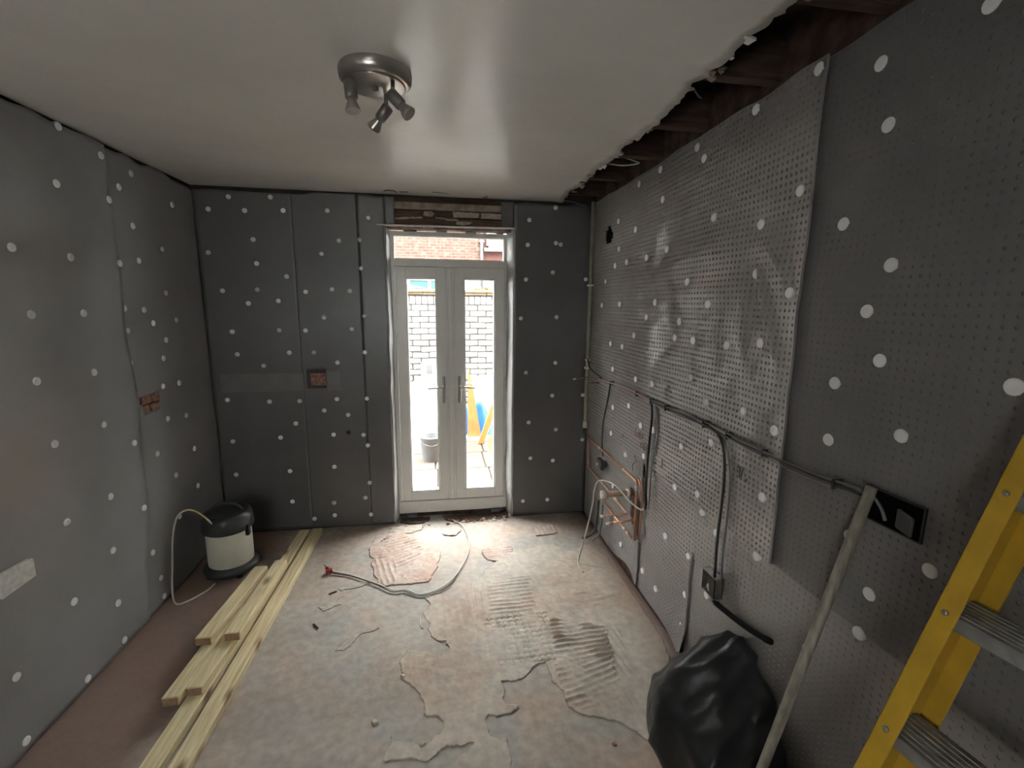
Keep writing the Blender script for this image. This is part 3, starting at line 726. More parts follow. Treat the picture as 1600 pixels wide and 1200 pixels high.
def right_parent(u, v):
    if v > 0.865: return mR1 if u > -2.285 else mR2
    return mR3 if u > -1.13 else mR4 if u > -1.745 else mR5
def hRplug(u, v):
    return np.where(v > 0.865, np.where(u > -2.285, hA(u, v), hBn(u, v)), hC(u, v)+0.006)
pmr = plug_mesh((-1, 0, 0), 0.0205)
place_plugs(PR, right_parent, pmr, to_right, hRplug)
# ragged core hole through the membrane
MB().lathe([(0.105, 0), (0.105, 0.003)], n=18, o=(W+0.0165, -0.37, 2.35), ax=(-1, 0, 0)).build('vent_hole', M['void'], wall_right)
# handwriting on the membrane
def strokes(S, m):
    mb_ = MB()
    for st in S:
        P = [Vector((W-0.017, y, z)) for y, z in st]
        mb_.tube(smooth_path(P, 4) if len(P) > 2 else P, 0.0022, 5)
    return mb_.build('marker_writing', m, wall_right)
strokes([[(-1.055, 1.075), (-1.03, 1.06), (-1.035, 1.02), (-1.065, 1.02), (-1.07, 1.04), (-1.055, 1.04)],
         [(-1.10, 1.045), (-1.085, 1.05), (-1.08, 1.03), (-1.095, 1.025), (-1.10, 1.045), (-1.105, 1.02)],
         [(-1.14, 1.05), (-1.12, 1.045), (-1.14, 1.03), (-1.12, 1.02)],
         [(-1.13, 0.995), (-1.115, 0.985), (-1.12, 0.965), (-1.14, 0.965), (-1.145, 0.985), (-1.13, 0.995)],
         [(-1.185, 1.01), (-1.165, 1.0), (-1.165, 0.955)], [(-1.215, 1.01), (-1.195, 1.0), (-1.195, 0.955)], [(-1.155, 0.98), (-1.215, 0.985)]], M['ink'])
strokes([[(-1.06, 0.885), (-1.04, 0.88), (-1.05, 0.86), (-1.07, 0.85), (-1.04, 0.835), (-1.03, 0.82)], [(-1.02, 0.82), (-1.015, 0.80), (-1.02, 0.77)]], M['inkdark'])
strokes([[(-2.045, 1.165), (-2.06, 1.175), (-2.065, 1.13)], [(-2.085, 1.18), (-2.075, 1.135)], [(-2.11, 1.14), (-2.105, 1.125)]], M['inkdark'])
strokes([[(-0.83, 0.965), (-0.832, 0.94)], [(-1.40, 0.98), (-1.402, 0.93)]], M['inkdark'])
# slack triangular flap of membrane above the sack
MB().prism([(-2.0, 0.50), (-2.165, 0.435), (-2.275, 0.55)], lambda u, v, t: (W-0.022-t-0.02*(0.55-v), u, v), 0.004).build('membrane_flap', M['mem_r'], wall_right)

# ---- ceiling with torn right edge, joists and boards above
ceil_root = None
def ceiling_mesh():
    ys = np.arange(YR, 0.0125, 0.0125); ys[-1] = 0.012
    edge = 2.672+0.018*vnoise(ys*4, ys*0, 51)+0.012*vnoise(ys*17, ys*0, 52)+0.010*vnoise(ys*45, ys*0, 53)
    edge = np.where(ys > -0.06, edge+0.02, edge)
    xs = np.linspace(0, 1, 60)
    X = -0.012+xs[None, :]*(edge[:, None]+0.012); Y = np.repeat(ys[:, None], 60, 1)
    Z = H+0.006*fbm(X*1.1, Y*1.1, 55)+0.0015*fbm(X*4, Y*4, 56) - 0.02*np.clip((X-(edge[:, None]-0.10))/0.10, 0, 1)**2*(0.3+0.5*vnoise(Y*6, Y*0, 57))
    ny, nx = X.shape
    V = np.stack([X, Y, Z], -1).reshape(-1, 3); V2 = V+np.array([0, 0, 0.014])
    idx = np.arange(ny*nx).reshape(ny, nx); n0 = ny*nx
    q = np.stack([idx[:-1, :-1], idx[1:, :-1], idx[1:, 1:], idx[:-1, 1:]], -1).reshape(-1, 4)
    F = q.tolist()+(q[:, ::-1]+n0).tolist()
    for i in range(ny-1):
        F.append([int(idx[i, -1]), int(idx[i+1, -1]), int(idx[i+1, -1])+n0, int(idx[i, -1])+n0])
    return mesh_np('ceiling', np.concatenate([V, V2]), F)
ceiling = link('ceiling', ceiling_mesh(), M['ceiling'], None, smooth=True)
setp(ceiling, 'off-white gloss painted ceiling torn away along the right wall', 'ceiling', kind='structure')
# torn scraps of paper and plaster on the ragged edge
for k in range(26):
    y = -0.15-2.5*random.random(); x = 2.672+random.uniform(-0.015, 0.02)
    s_ = random.uniform(0.008, 0.022); mb = MB()
    mb.add([(x-s_, y-s_, H-0.002), (x+s_*1.3, y-s_*0.4, H-0.010*random.random()), (x+s_*0.9, y+s_, H-0.018*random.random()), (x-s_*0.8, y+s_*0.7, H-0.002),
            (x-s_, y-s_, H+0.004), (x+s_*1.3, y-s_*0.4, H+0.003), (x+s_*0.9, y+s_, H+0.002), (x-s_*0.8, y+s_*0.7, H+0.004)],
           [(3, 2, 1, 0), (4, 5, 6, 7), (0, 1, 5, 4), (1, 2, 6, 5), (2, 3, 7, 6), (3, 0, 4, 7)])
    mb.build('torn_scrap', M['plastrip'] if k % 3 else M['ceiling'], ceiling)
for i, y in enumerate((-2.46, -2.01, -1.53, -1.085, -0.60, -0.16)):
    MB().obox((2.3, y-0.027, H+0.018), (W+0.02-2.3, 0, 0), (0, 0.054, 0), (0, 0, 0.17), 0.003).build('joist', M['oldwood'], ceiling)
for i in range(4):
    MB().box(2.25+0.18*i, 2.425+0.18*i, YR, 0.2, 2.84, 2.862).build('floorboard', M['voidwood'], ceiling)
MB().box(-0.26, W+0.28, YR-0.2, 0.3, 2.862, 2.95).build('upper_floor', M['oldwood'], ceiling)
MB().tube(smooth_path([(2.70, -0.95, 2.67), (2.80, -0.98, 2.655), (2.88, -1.02, 2.66), (2.90, -0.92, 2.70), (2.86, -0.80, 2.76)], 5), 0.004, 6).build('loose_wire', M['palecable'], ceiling)
MB().tube(smooth_path([(2.70, -1.92, 2.665), (2.76, -1.85, 2.675), (2.81, -1.78, 2.70), (2.84, -1.7, 2.74)], 5), 0.0035, 6).build('loose_wire', M['greycable'], ceiling)
MB().tube(smooth_path([(2.69, -0.06, 2.645), (2.76, -0.09, 2.63), (2.85, -0.10, 2.60), (2.90, -0.05, 2.575)], 5), 0.004, 6).build('loose_wire', M['greycable'], ceiling)
for P in ([(1.33, -0.10, H-0.003), (1.36, -0.13, H-0.003), (1.40, -0.12, H-0.003), (1.42, -0.07, H-0.003)], [(1.44, -0.09, H-0.003), (1.50, -0.10, H-0.003)],
          [(1.68, -0.13, H-0.003), (1.76, -0.12, H-0.003), (1.80, -0.10, H-0.003)], [(2.08, -0.10, H-0.003), (2.09, -0.04, H-0.003), (2.06, -0.03, H-0.003)]):
    MB().tube(P, 0.0035, 5).build('plaster_crack', M['oldwood'], ceiling)

# ---- floor slab
def floor_mesh():
    xs = np.arange(-0.012, W+0.02, 0.0165); ys = np.concatenate([np.arange(YR, -0.35, 0.03), np.arange(-0.35, 0.16, 0.012)])
    X, Y = np.meshgrid(xs, ys, indexing='ij')
    Z = 0.003*fbm(X*2.2, Y*2.2, 61)+0.0012*fbm(X*9, Y*9, 62)-0.003
    wob = 0.02*vnoise(X*11, X*0, 64)
    pit1 = np.clip(1-np.hypot((X-1.46)/0.14, (Y-0.03)/0.09)+0.15*vnoise(X*14, Y*14, 65), 0, 0.5)*2
    pit2 = np.clip((X-1.74)/0.05, 0, 1)*np.clip((2.30-X)/0.04, 0, 1)*np.clip((Y+0.055+wob)/0.03, 0, 1)
    Z = Z-0.006*pit1-0.006*pit2*(0.7+0.5*vnoise(X*12, Y*12, 66))
    edge = np.clip((X-(2.945-0.012*vnoise(Y*4, Y*0, 67)))/0.02, 0, 1)
    Z = Z-0.012*edge
    idx = np.arange(X.size).reshape(X.shape)
    q = np.stack([idx[:-1, :-1], idx[1:, :-1], idx[1:, 1:], idx[:-1, 1:]], -1).reshape(-1, 4)
    return mesh_np('floor', np.stack([X, Y, Z], -1), q.tolist())
floor = link('floor', floor_mesh(), M['floor'], None, smooth=True)
setp(floor, 'dusty concrete floor with scraped patches of old tile adhesive', 'floor', kind='structure')
MB().box(-0.26, W+0.28, YR-0.2, 0.3, -0.30, -0.105).build('sub_base', M['pit'], floor)

def blur(A, n):
    for _ in range(n):
        A = (A+np.roll(A, 1, 0)+np.roll(A, -1, 0)+np.roll(A, 1, 1)+np.roll(A, -1, 1))/5
    return A
def adhesive(poly, zones, m, res=0.0046, base=0.0045, seed=70, warp=0.026, holes=()):
    P = np.array(poly); x0, y0 = P.min(0)-0.03; x1, y1 = P.max(0)+0.03
    xs = np.arange(x0, x1, res); ys = np.arange(y0, y1, res)
    X, Y = np.meshgrid(xs, ys, indexing='ij')
    WX = X+warp*fbm(X*15, Y*15, seed, 4); WY = Y+warp*fbm(X*15+5, Y*15+9, seed+1, 4)
    ins = in_poly(WX, WY, poly) & (X < W-0.05)
    for hp in holes: ins &= ~in_poly(WX, WY, hp)
    soft = blur(ins.astype(float), 2)
    Z = base*(0.35+0.65*soft)+0.0026*fbm(X*14, Y*14, seed+2, 4)+0.0020*fbm(X*50, Y*50, seed+6, 2)
    for (zp, ang, pitch, amp, both) in zones:
        if both: Z = Z+0.0045*blur(in_poly(WX, WY, zp).astype(float), 8)
        zm = blur(in_poly(WX, WY, zp).astype(float), 4)
        jit = 0.007*fbm(X*6, Y*6, seed+4, 2)
        brk = np.clip(0.75+1.3*fbm(X*9, Y*9, seed+5, 2), 0.1, 1.2)
        for a in ((ang, ang+90) if both else (ang,)):
            c, s_ = math.cos(math.radians(a)), math.sin(math.radians(a))
            d = -X*s_+Y*c+jit
            pr = 0.5+0.5*np.cos(2*np.pi*d/pitch)
            if both: Z = Z-zm*amp*0.8*(1-pr)**3*brk
            else: Z = Z+zm*amp*pr**1.5*brk
    Z = np.where(ins, Z, Z*0.2)
    keep = ins[:-1, :-1] & ins[1:, :-1] & ins[1:, 1:] & ins[:-1, 1:]
    idx = np.arange(X.size).reshape(X.shape)
    q = np.stack([idx[:-1, :-1], idx[1:, :-1], idx[1:, 1:], idx[:-1, 1:]], -1)[keep]
    e = np.concatenate([q[:, [0, 1]], q[:, [1, 2]], q[:, [2, 3]], q[:, [3, 0]]])
    key = np.sort(e, 1); kk = key[:, 0]*10**7+key[:, 1]
    un, ind, cnt = np.unique(kk, return_index=True, return_counts=True)
    be = e[ind[cnt == 1]]; bv = np.unique(be)
    V = np.stack([X, Y, Z], -1).reshape(-1, 3); n0 = len(V)
    mp = {int(v): n0+i for i, v in enumerate(bv)}
    B = V[bv].copy(); B[:, 2] = -0.006
    allv = np.concatenate([V, B])
    F = q.tolist()+[[int(b), int(a), mp[int(a)], mp[int(b)]] for a, b in be]
    used = np.zeros(len(allv), bool); used[q.reshape(-1)] = True; used[n0:] = True
    remap = np.cumsum(used)-1
    F = [[int(remap[i]) for i in f] for f in F]
    me = mesh_np('adhesive_patch', allv[used], F)
    return link('adhesive_patch', me, m, floor, smooth=True)

BIG = pts("1.590,-1.037 1.627,-1.119 1.587,-1.203 1.619,-1.298 1.628,-1.394 1.660,-1.434 1.727,-1.454 1.739,-1.518 1.691,-1.548 1.521,-1.486 1.478,-1.544 1.502,-1.682 1.584,-1.782 1.617,-1.902 1.666,-1.916 1.694,-1.968 1.683,-2.013 1.607,-2.031 1.456,-1.979 1.450,-2.086 1.558,-2.094 1.623,-2.112 1.688,-2.072 1.728,-2.072 1.762,-2.086 1.823,-2.064 1.808,-2.076 1.713,-2.158 1.640,-2.26 1.700,-2.40 1.94,-2.42 1.974,-2.086 1.962,-2.055 1.907,-2.046 1.896,-2.014 1.896,-1.934 1.947,-1.951 2.046,-1.925 2.050,-1.905 1.986,-1.888 1.996,-1.771 2.083,-1.772 2.153,-1.695 2.226,-1.676 2.238,-1.803 2.276,-1.903 2.271,-1.973 2.379,-2.016 2.455,-2.057 2.516,-2.091 2.558,-2.162 2.602,-2.156 2.701,-1.929 2.873,-1.793 2.93,-1.615 2.93,-1.040 2.90,-0.739 2.83,-0.558 2.655,-0.640 2.538,-0.509 2.223,-0.578 2.062,-0.713 1.966,-0.844 1.884,-0.957 1.839,-1.080 1.735,-1.038")
Zg = pts("1.945,-1.284 2.329,-1.282 2.285,-1.685 1.926,-1.653")
Zh1 = pts("1.996,-0.901 2.305,-0.907 2.252,-1.270 1.979,-1.260")
Zh2 = pts("2.335,-1.341 2.628,-1.467 2.60,-1.70 2.29,-1.70")
Zh3 = pts("2.27,-1.70 2.60,-1.70 2.516,-1.98 2.28,-1.95")
Zv = pts("1.695,-0.894 1.979,-0.898 1.944,-1.255 1.709,-1.436")
Zv2 = pts("2.63,-1.415 2.70,-1.45 2.66,-1.796 2.593,-2.021 2.51,-1.970")
Zh4 = pts("2.45,-0.70 2.80,-0.70 2.85,-1.0 2.5,-1.0")
Zh5 = pts("2.55,-1.12 2.85,-1.2 2.84,-1.36 2.66,-1.36")
adhesive(BIG, [(Zg, 2, 0.036, 0.0080, True), (Zh1, 2, 0.038, 0.0055, False), (Zh2, 3, 0.034, 0.0135, False), (Zh3, 14, 0.036, 0.0090, False),
               (Zv, 92, 0.038, 0.0060, False), (Zv2, 100, 0.034, 0.0070, False), (Zh4, -25, 0.05, 0.0035, False), (Zh5, 10, 0.045, 0.0045, False)], M['adhesive'])
P2 = pts("1.146,-0.388 1.190,-0.177 1.337,-0.134 1.496,-0.241 1.659,-0.335 1.697,-0.575 1.652,-0.775 1.602,-0.866 1.422,-0.883 1.288,-0.892 1.237,-0.754 1.197,-0.590")
adhesive(P2, [(pts("1.28,-0.20 1.50,-0.26 1.55,-0.45 1.25,-0.55"), 22, 0.040, 0.0085, False), (pts("1.20,-0.55 1.36,-0.55 1.40,-0.87 1.27,-0.87"), 105, 0.040, 0.0070, False),
              (pts("1.36,-0.50 1.55,-0.48 1.50,-0.65 1.38,-0.72"), 35, 0.042, 0.0075, False)], M['adhesive_red'], seed=90, base=0.004)
adhesive(pts("2.453,-0.224 2.645,-0.205 2.644,-0.339 2.454,-0.376"), [(pts("2.44,-0.2 2.66,-0.2 2.66,-0.4 2.44,-0.4"), 95, 0.036, 0.0045, False)], M['adhesive_red'], seed=110, base=0.003)
adhesive(pts("2.003,-0.547 2.089,-0.475 2.232,-0.524 2.224,-0.633 2.133,-0.740 2.021,-0.656"), [(pts("2.0,-0.48 2.24,-0.48 2.24,-0.62 2.0,-0.62"), 4, 0.035, 0.0040, False)], M['adhesive_red'], seed=120, base=0.005)
adhesive(pts("1.287,-0.06 1.430,-0.04 1.540,-0.05 1.554,-0.142 1.393,-0.195 1.262,-0.145"), [], M['adhesive'], seed=130, base=0.004)
adhesive(pts("1.02,-0.86 1.20,-0.80 1.23,-0.84 1.05,-0.90"), [], M['floor'], seed=140, base=0.003)
adhesive(pts("0.93,-1.05 1.05,-1.00 1.08,-1.04 0.98,-1.09"), [], M['floor'], seed=150, base=0.003)
adhesive(pts("1.13,-1.38 1.18,-1.33 1.34,-1.25 1.35,-1.29 1.22,-1.36 1.17,-1.44 1.12,-1.43"), [], M['floor'], seed=160, base=0.0035)
adhesive(pts("1.70,-0.20 1.80,-0.12 1.86,-0.16 1.82,-0.26 1.72,-0.27"), [(pts("1.68,-0.1 1.9,-0.1 1.9,-0.3 1.68,-0.3"), 40, 0.05, 0.004, False)], M['adhesive'], seed=170, base=0.003)

adhesive(pts("1.345,0.10 1.35,0.01 1.42,-0.025 1.54,-0.02 1.605,0.03 1.60,0.10"), [], M['pit'], seed=180, base=0.002, warp=0.02)
adhesive(pts("1.71,0.10 1.73,0.01 1.80,-0.03 2.0,-0.04 2.2,-0.03 2.285,0.0 2.29,0.10"), [], M['pit'], seed=190, base=0.002, warp=0.02)

# ---- french door
door = empty('door_1', (1.81, 0.135, 0.0))
setp(door, 'white plastic french door with glazed toplight and chrome handles', 'door', kind='structure')
FX0, FX1, FZ0, FZ1 = 1.334, 2.277, 0.042, 2.402
mb = MB()
mb.box(FX0, FX0+0.036, 0.105, 0.175, FZ0, FZ1, 0.003); mb.box(FX1-0.036, FX1, 0.105, 0.175, FZ0, FZ1, 0.003)
mb.box(FX0, FX1, 0.103, 0.175, FZ1-0.034, FZ1, 0.003)
mb.box(FX0, FX1, 0.103, 0.175, 2.132, 2.186, 0.004)
mb.box(FX0-0.005, FX1+0.005, 0.092, 0.19, FZ0, 0.150, 0.006)
mb.box(FX0+0.01, FX1-0.01, 0.086, 0.11, 0.128, 0.152, 0.004)
mb.build('door_frame', M['upvc'], door)
def bead(mb_, x0, x1, z0, z1, y0, y1, w_):
    mb_.box(x0, x1, y0, y1, z0, z0+w_, 0.002); mb_.box(x0, x1, y0, y1, z1-w_, z1, 0.002)
    mb_.box(x0, x0+w_, y0, y1, z0, z1, 0.002); mb_.box(x1-w_, x1, y0, y1, z0, z1, 0.002)
mb = MB(); bead(mb, FX0+0.008, FX1-0.02, 2.180, 2.376, 0.112, 0.16, 0.014); mb.build('glazing_bead', M['upvc'], door)
MB().box(1.350, 2.255, 0.136, 0.142, 2.186, 2.372).build('glass_pane', M['glass'], door)
def leaf(x0, x1, g0, g1, hx, sgn):
    z0, z1, gz0, gz1 = 0.156, 2.130, 0.236, 2.042
    mb_ = MB()
    mb_.box(x0, g0, 0.094, 0.164, z0, z1, 0.004); mb_.box(g1, x1, 0.094, 0.164, z0, z1, 0.004)
    mb_.box(g0-0.004, g1+0.004, 0.094, 0.164, z0, gz0, 0.004); mb_.box(g0-0.004, g1+0.004, 0.094, 0.164, gz1, z1, 0.004)
    lf = mb_.build('door_leaf', M['upvc'], door)
    mb_ = MB(); bead(mb_, g0-0.004, g1+0.004, gz0-0.004, gz1+0.004, 0.099, 0.155, 0.014); mb_.build('glazing_bead', M['upvc'], lf)
    MB().box(g0, g1, 0.126, 0.132, gz0, gz1).build('glass_pane', M['glass'], lf)
    mb_ = MB().box(hx-0.014, hx+0.014, 0.084, 0.096, 1.015, 1.245, 0.005)
    mb_.lathe([(0.012, 0), (0.012, 0.04)], n=12, o=(hx, 0.084, 1.155), ax=(0, -1, 0))
    mb_.tube(smooth_path([(hx, 0.050, 1.155), (hx+sgn*0.03, 0.046, 1.155), (hx+sgn*0.08, 0.048, 1.152), (hx+sgn*0.125, 0.054, 1.148)], 4), [0.0085]*13, 8)
    mb_.build('handle', M['chrome'], lf)
    MB().lathe([(0.009, 0), (0.009, 0.006), (0.004, 0.007)], n=10, o=(hx, 0.084, 1.04), ax=(0, -1, 0)).box(hx-0.004, hx+0.004, 0.079, 0.085, 1.018, 1.04).build('lock_cylinder', M['brass'], lf)
    # outside lever seen through the glass
    MB().tube([(hx+sgn*0.0, 0.205, 1.155), (hx+sgn*0.12, 0.205, 1.160)], 0.008, 8).tube([(hx, 0.16, 1.155), (hx, 0.205, 1.155)], 0.008, 8).build('outer_handle', M['chrome'], lf)
leaf(1.374, 1.772, 1.452, 1.692, 1.737, -1)
leaf(1.832, 2.250, 1.916, 2.172, 1.872, 1)
MB().box(1.766, 1.838, 0.088, 0.165, 0.156, 2.130, 0.006).box(1.784, 1.820, 0.082, 0.1, 0.156, 2.130, 0.006).build('meeting_post', M['upvc'], door)
for z in (0.45, 1.15, 1.95):
    MB().lathe([(0.007, 0), (0.007, 0.075)], n=8, o=(2.259, 0.096, z)).build('hinge', M['upvc'], door)
MB().box(1.30, 2.32, 0.13, 0.29, -0.11, 0.045).build('sub_sill', M['pit'], door)
for x in (1.42, 2.14):
    MB().box(x, x+0.075, 0.06, 0.11, 0.018, 0.042).build('packer', M['packer'], door)

# ================================================================== THINGS INDOORS
# ---- ceiling spotlight
spot = empty('ceiling_spotlight', (1.502, -1.885, H))
setp(spot, 'round brushed nickel ceiling light with three adjustable spot heads', 'ceiling light')
C0 = (1.502, -1.885, H)
MB().lathe([(0.122, 0.004), (0.127, -0.008), (0.124, -0.034), (0.112, -0.044), (0.100, -0.045)], n=40, o=C0).build('canopy', M['nickel'], spot)
MB().lathe([(0.001, -0.0452), (0.103, -0.0452), (0.104, -0.049), (0.098, -0.051), (0.001, -0.051)], n=40, o=C0, caps=False).build('face_plate', M['nickel'], spot)
MB().lathe([(0.009, -0.050), (0.009, -0.062), (0.004, -0.064)], n=12, o=C0).build('fixing_nut', M['nickel_dark'], spot)
def head(px, py, d, zarm):
    p = Vector((px, py, H-0.048)); q = p+Vector((0, 0, -zarm)); d = Vector(d).normalized()
    arm = MB().tube([p, q], 0.0075, 10).build('spot_head', M['nickel_dark'], spot)
    MB().lathe([(0.010, -0.016), (0.021, -0.012), (0.021, 0.040), (0.018, 0.044)], n=18, o=q, ax=d).build('lamp_holder', M['nickel_dark'], arm)
    MB().lathe([(0.012, 0.040), (0.014, 0.048), (0.025, 0.078), (0.0265, 0.084), (0.024, 0.086)], n=20, o=q, ax=d).build('lamp', M['nickel'], arm)
    MB().lathe([(0.001, 0.0865), (0.0235, 0.0868)], n=18, o=q, ax=d, caps=False).build('lens', M['lens'], arm)
head(1.423, -1.945, (0.10, -0.12, -1.0), 0.030)
head(1.565, -1.945, (0.62, -0.20, -0.70), 0.052)
head(1.530, -1.830, (-0.62, 0.45, -0.62), 0.055)

# ---- timbers
def timber(name, x0, x1, y0, y1, z0, z1, slope, label, group='pale pine timbers lying by the left wall', bev=0.004, x_is_near=True):
    o = Vector((x0, y0, z0)); L = y1-y0
    root = MB().obox(o, (x1-x0, 0, 0), (slope*L, L, 0), (0, 0, z1-z0), bev)
    ob = root.build('timber', M['wood']); setp(ob, label, 'timber', group)
    for yy, d in ((y0, -1), (y1, 1)):
        xo = x0+slope*(yy-y0); e = MB()
        e.obox((xo+bev, yy+(d*0.0008) - (0.0012 if d < 0 else 0), z0+bev), (x1-x0-2*bev, 0, 0), (0, 0.0012, 0), (0, 0, z1-z0-2*bev))
        e.build('end_grain', M['endgrain'], ob)
    return ob
T = 0.047
timber('timber', 0.508, 0.586, -2.32, -0.10, 0.001, T, 0.032, 'long pale pine timber on the floor, the one under the short pieces')
timber('timber', 0.622, 0.699, -2.40, -0.08, 0.001, T, 0.022, 'long knotty pine timber on the floor, rightmost of the pile')
timber('timber', 0.430, 0.500, -1.62, -0.80, 0.001, T, 0.050, 'pine timber at the bottom left of the pile, hidden in shadow')
timber('timber', 0.452, 0.524, -1.735, -0.93, T+0.001, 2*T, 0.050, 'short pine piece in the middle layer, nearest the left wall and the viewer')
timber('timber', 0.528, 0.602, -1.690, -0.90, T+0.001, 2*T, 0.050, 'short greyish pine piece in the middle layer, beside the long timbers')
timber('timber', 0.443, 0.523, -1.415, -0.76, 2*T+0.001, 3*T, 0.075, 'short pine piece on top of the pile, nearest the vacuum cleaner')
timber('timber', 0.575, 0.652, -1.400, -0.70, 2*T+0.001, 3*T, 0.030, 'short pine piece on top of the pile, on its right side')

# ---- drum vacuum cleaner
VX, VY = 0.262, -0.545
vac = empty('vacuum_cleaner', (VX, VY, 0))
setp(vac, 'cream drum vacuum cleaner with black lid and base by the left wall', 'vacuum cleaner')
MB().lathe([(0.132, 0.075), (0.137, 0.085), (0.138, 0.20), (0.137, 0.33), (0.134, 0.335)], n=36, o=(VX, VY, 0)).build('drum', M['drum'], vac)
MB().lathe([(0.10, 0.030), (0.165, 0.036), (0.172, 0.055), (0.165, 0.075), (0.140, 0.085), (0.13, 0.086)], n=36, o=(VX, VY, 0)).build('base', M['vacblack'], vac)
MB().lathe([(0.150, 0.325), (0.156, 0.335), (0.155, 0.375), (0.150, 0.415), (0.140, 0.440), (0.120, 0.447), (0.112, 0.435), (0.05, 0.425), (0.001, 0.425)], n=36, o=(VX, VY, 0), caps=False).build('lid', M['vacblack'], vac)
MB().tube(smooth_path([(VX-0.10, VY, 0.44), (VX-0.06, VY, 0.485), (VX, VY, 0.50), (VX+0.06, VY, 0.485), (VX+0.10, VY, 0.44)], 4), 0.012, 8).build('carry_handle', M['vacblack'], vac)
for a in (40, 130, 220, 310):
    x, y = VX+0.135*math.cos(math.radians(a)), VY+0.135*math.sin(math.radians(a))
    MB().lathe([(0.001, -0.012), (0.022, -0.012), (0.024, 0), (0.022, 0.012), (0.001, 0.012)], n=14, o=(x, y, 0.024), ax=(math.sin(a), math.cos(a), 0), caps=False).build('castor', M['black'], vac)
for a in (-20, 160):
    x, y = VX+0.152*math.cos(math.radians(a)), VY+0.152*math.sin(math.radians(a))
    MB().box(x-0.012, x+0.012, y-0.018, y+0.018, 0.285, 0.36, 0.004).build('lid_latch', M['black'], vac)
P = [(VX-0.02, VY-0.135, 0.39), (VX-0.055, VY-0.15, 0.46), (VX-0.11, VY-0.16, 0.52), (VX-0.16, VY-0.17, 0.535), (VX-0.205, VY-0.19, 0.50), (0.035, VY-0.22, 0.38), (0.03, VY-0.25, 0.20), (0.04, VY-0.30, 0.06), (0.08, VY-0.35, 0.008), (0.14, VY-0.33, 0.007), (0.20, VY-0.24, 0.007), (0.222, VY-0.17, 0.012)]
Q = smooth_path(P, 6)
MB().tube(Q[:7], 0.006, 8).build('power_cord', M['palecable'], vac)
MB().tube(Q[18:], 0.0055, 8).build('power_cord', M['palecable'], vac)
MB().tube(Q[6:19], 0.0057, 8).build('power_cord', M['yellowcord'], vac)

# ---- cable lying on the floor
P = [(1.789, 0.0, 0.008), (1.871, -0.120, 0.010), (1.906, -0.320, 0.011), (1.905, -0.496, 0.011), (1.872, -0.644, 0.011), (1.805, -0.813, 0.012), (1.737, -0.929, 0.014), (1.654, -0.993, 0.012), (1.553, -1.019, 0.011), (1.469, -0.960, 0.013), (1.388, -0.955, 0.014), (1.277, -0.870, 0.013), (1.162, -0.788, 0.011), (1.069, -0.730, 0.011), (0.999, -0.697, 0.012), (0.955, -0.680, 0.013)]
fc = MB().tube(smooth_path(P, 6), 0.0045, 8).build('floor_cable', M['palecable'])
setp(fc, 'pale cable looping over the floor from the door sill to a red end', 'cable')
P2_ = [(x+0.010*math.sin(i*1.1), y-0.012, z-0.002) for i, (x, y, z) in enumerate(P[5:])]
MB().tube(smooth_path(P2_, 5), 0.0036, 6).build('second_core', mat('brown cable core', (0.09, 0.065, 0.05), rough=0.5), fc)
mb = MB().obox((0.915, -0.700, 0.003), (0.040, 0.012, 0), (-0.010, 0.030, 0), (0, 0, 0.028), 0.004)
mb.obox((0.905, -0.675, 0.018), (0.022, 0.0, 0), (-0.004, 0.018, 0), (0, 0, 0.026), 0.004)
mb.build('connector', M['red'], fc)
MB().tube([(0.912, -0.665, 0.035), (0.895, -0.650, 0.050)], 0.003, 6).build('bare_core', M['black'], fc)

# ---- pole leaning on the right wall
mb = MB().tube([(2.605, -2.633, 0.0), (2.925, -2.662, 1.335)], 0.0148, 14)
setp(mb.build('pole', M['pole']), 'long grey pole leaning against the right wall', 'pole')

# ---- black rubble sack
def sack_mesh():
    import bmesh
    pts3 = [(2.905, -2.155, 0.490), (2.935, -2.27, 0.485), (2.562, -2.18, 0.290), (2.63, -2.035, 0.205), (2.61, -2.44, 0.215), (2.945, -2.07, 0.36), (2.94, -2.47, 0.33), (2.76, -2.53, 0.22),
            (2.62, -2.03, 0.0), (2.575, -2.14, 0.0), (2.56, -2.32, 0.0), (2.62, -2.50, 0.0), (2.80, -2.575, 0.0), (2.945, -2.56, 0.0), (2.945, -2.02, 0.0), (2.72, -2.005, 0.03)]
    bm_ = bmesh.new()
    vs = [bm_.verts.new(p) for p in pts3]
    bmesh.ops.convex_hull(bm_, input=vs)
    bmesh.ops.triangulate(bm_, faces=bm_.faces[:])
    bmesh.ops.subdivide_edges(bm_, edges=bm_.edges[:], cuts=9, use_grid_fill=True)
    for _ in range(1): bmesh.ops.smooth_vert(bm_, verts=bm_.verts[:], factor=0.5, use_axis_x=True, use_axis_y=True, use_axis_z=True)
    bm_.normal_update()
    for v in bm_.verts:
        x, y, z = v.co
        w_ = min(1.0, z/0.06)
        a_ = float(fbm(np.array(x*5+z*3), np.array(y*5-z*2), 231, 2)); c_ = abs(float(vnoise(np.array(y*13+x*9), np.array(z*7), 233)))
        e_ = 1-abs(float(vnoise(np.array(y*9-x*5+z*4), np.array(z*3.5+x*4), 235)))
        v.co += v.normal*(0.022*a_-0.014*c_+0.026*e_**5)*w_
        v.co.x = min(v.co.x, W-0.018); v.co.z = max(v.co.z, 0.002)
    bm_.normal_update()
    me = bpy.data.meshes.new('rubble_sack'); bm_.to_mesh(me); bm_.free()
    return me
sack = empty('rubble_sack', (2.78, -2.245, 0)); setp(sack, 'crumpled black plastic rubble sack slumped against the right wall', 'sack')
link('sack_body', sack_mesh(), M['sack'], sack, smooth=True)
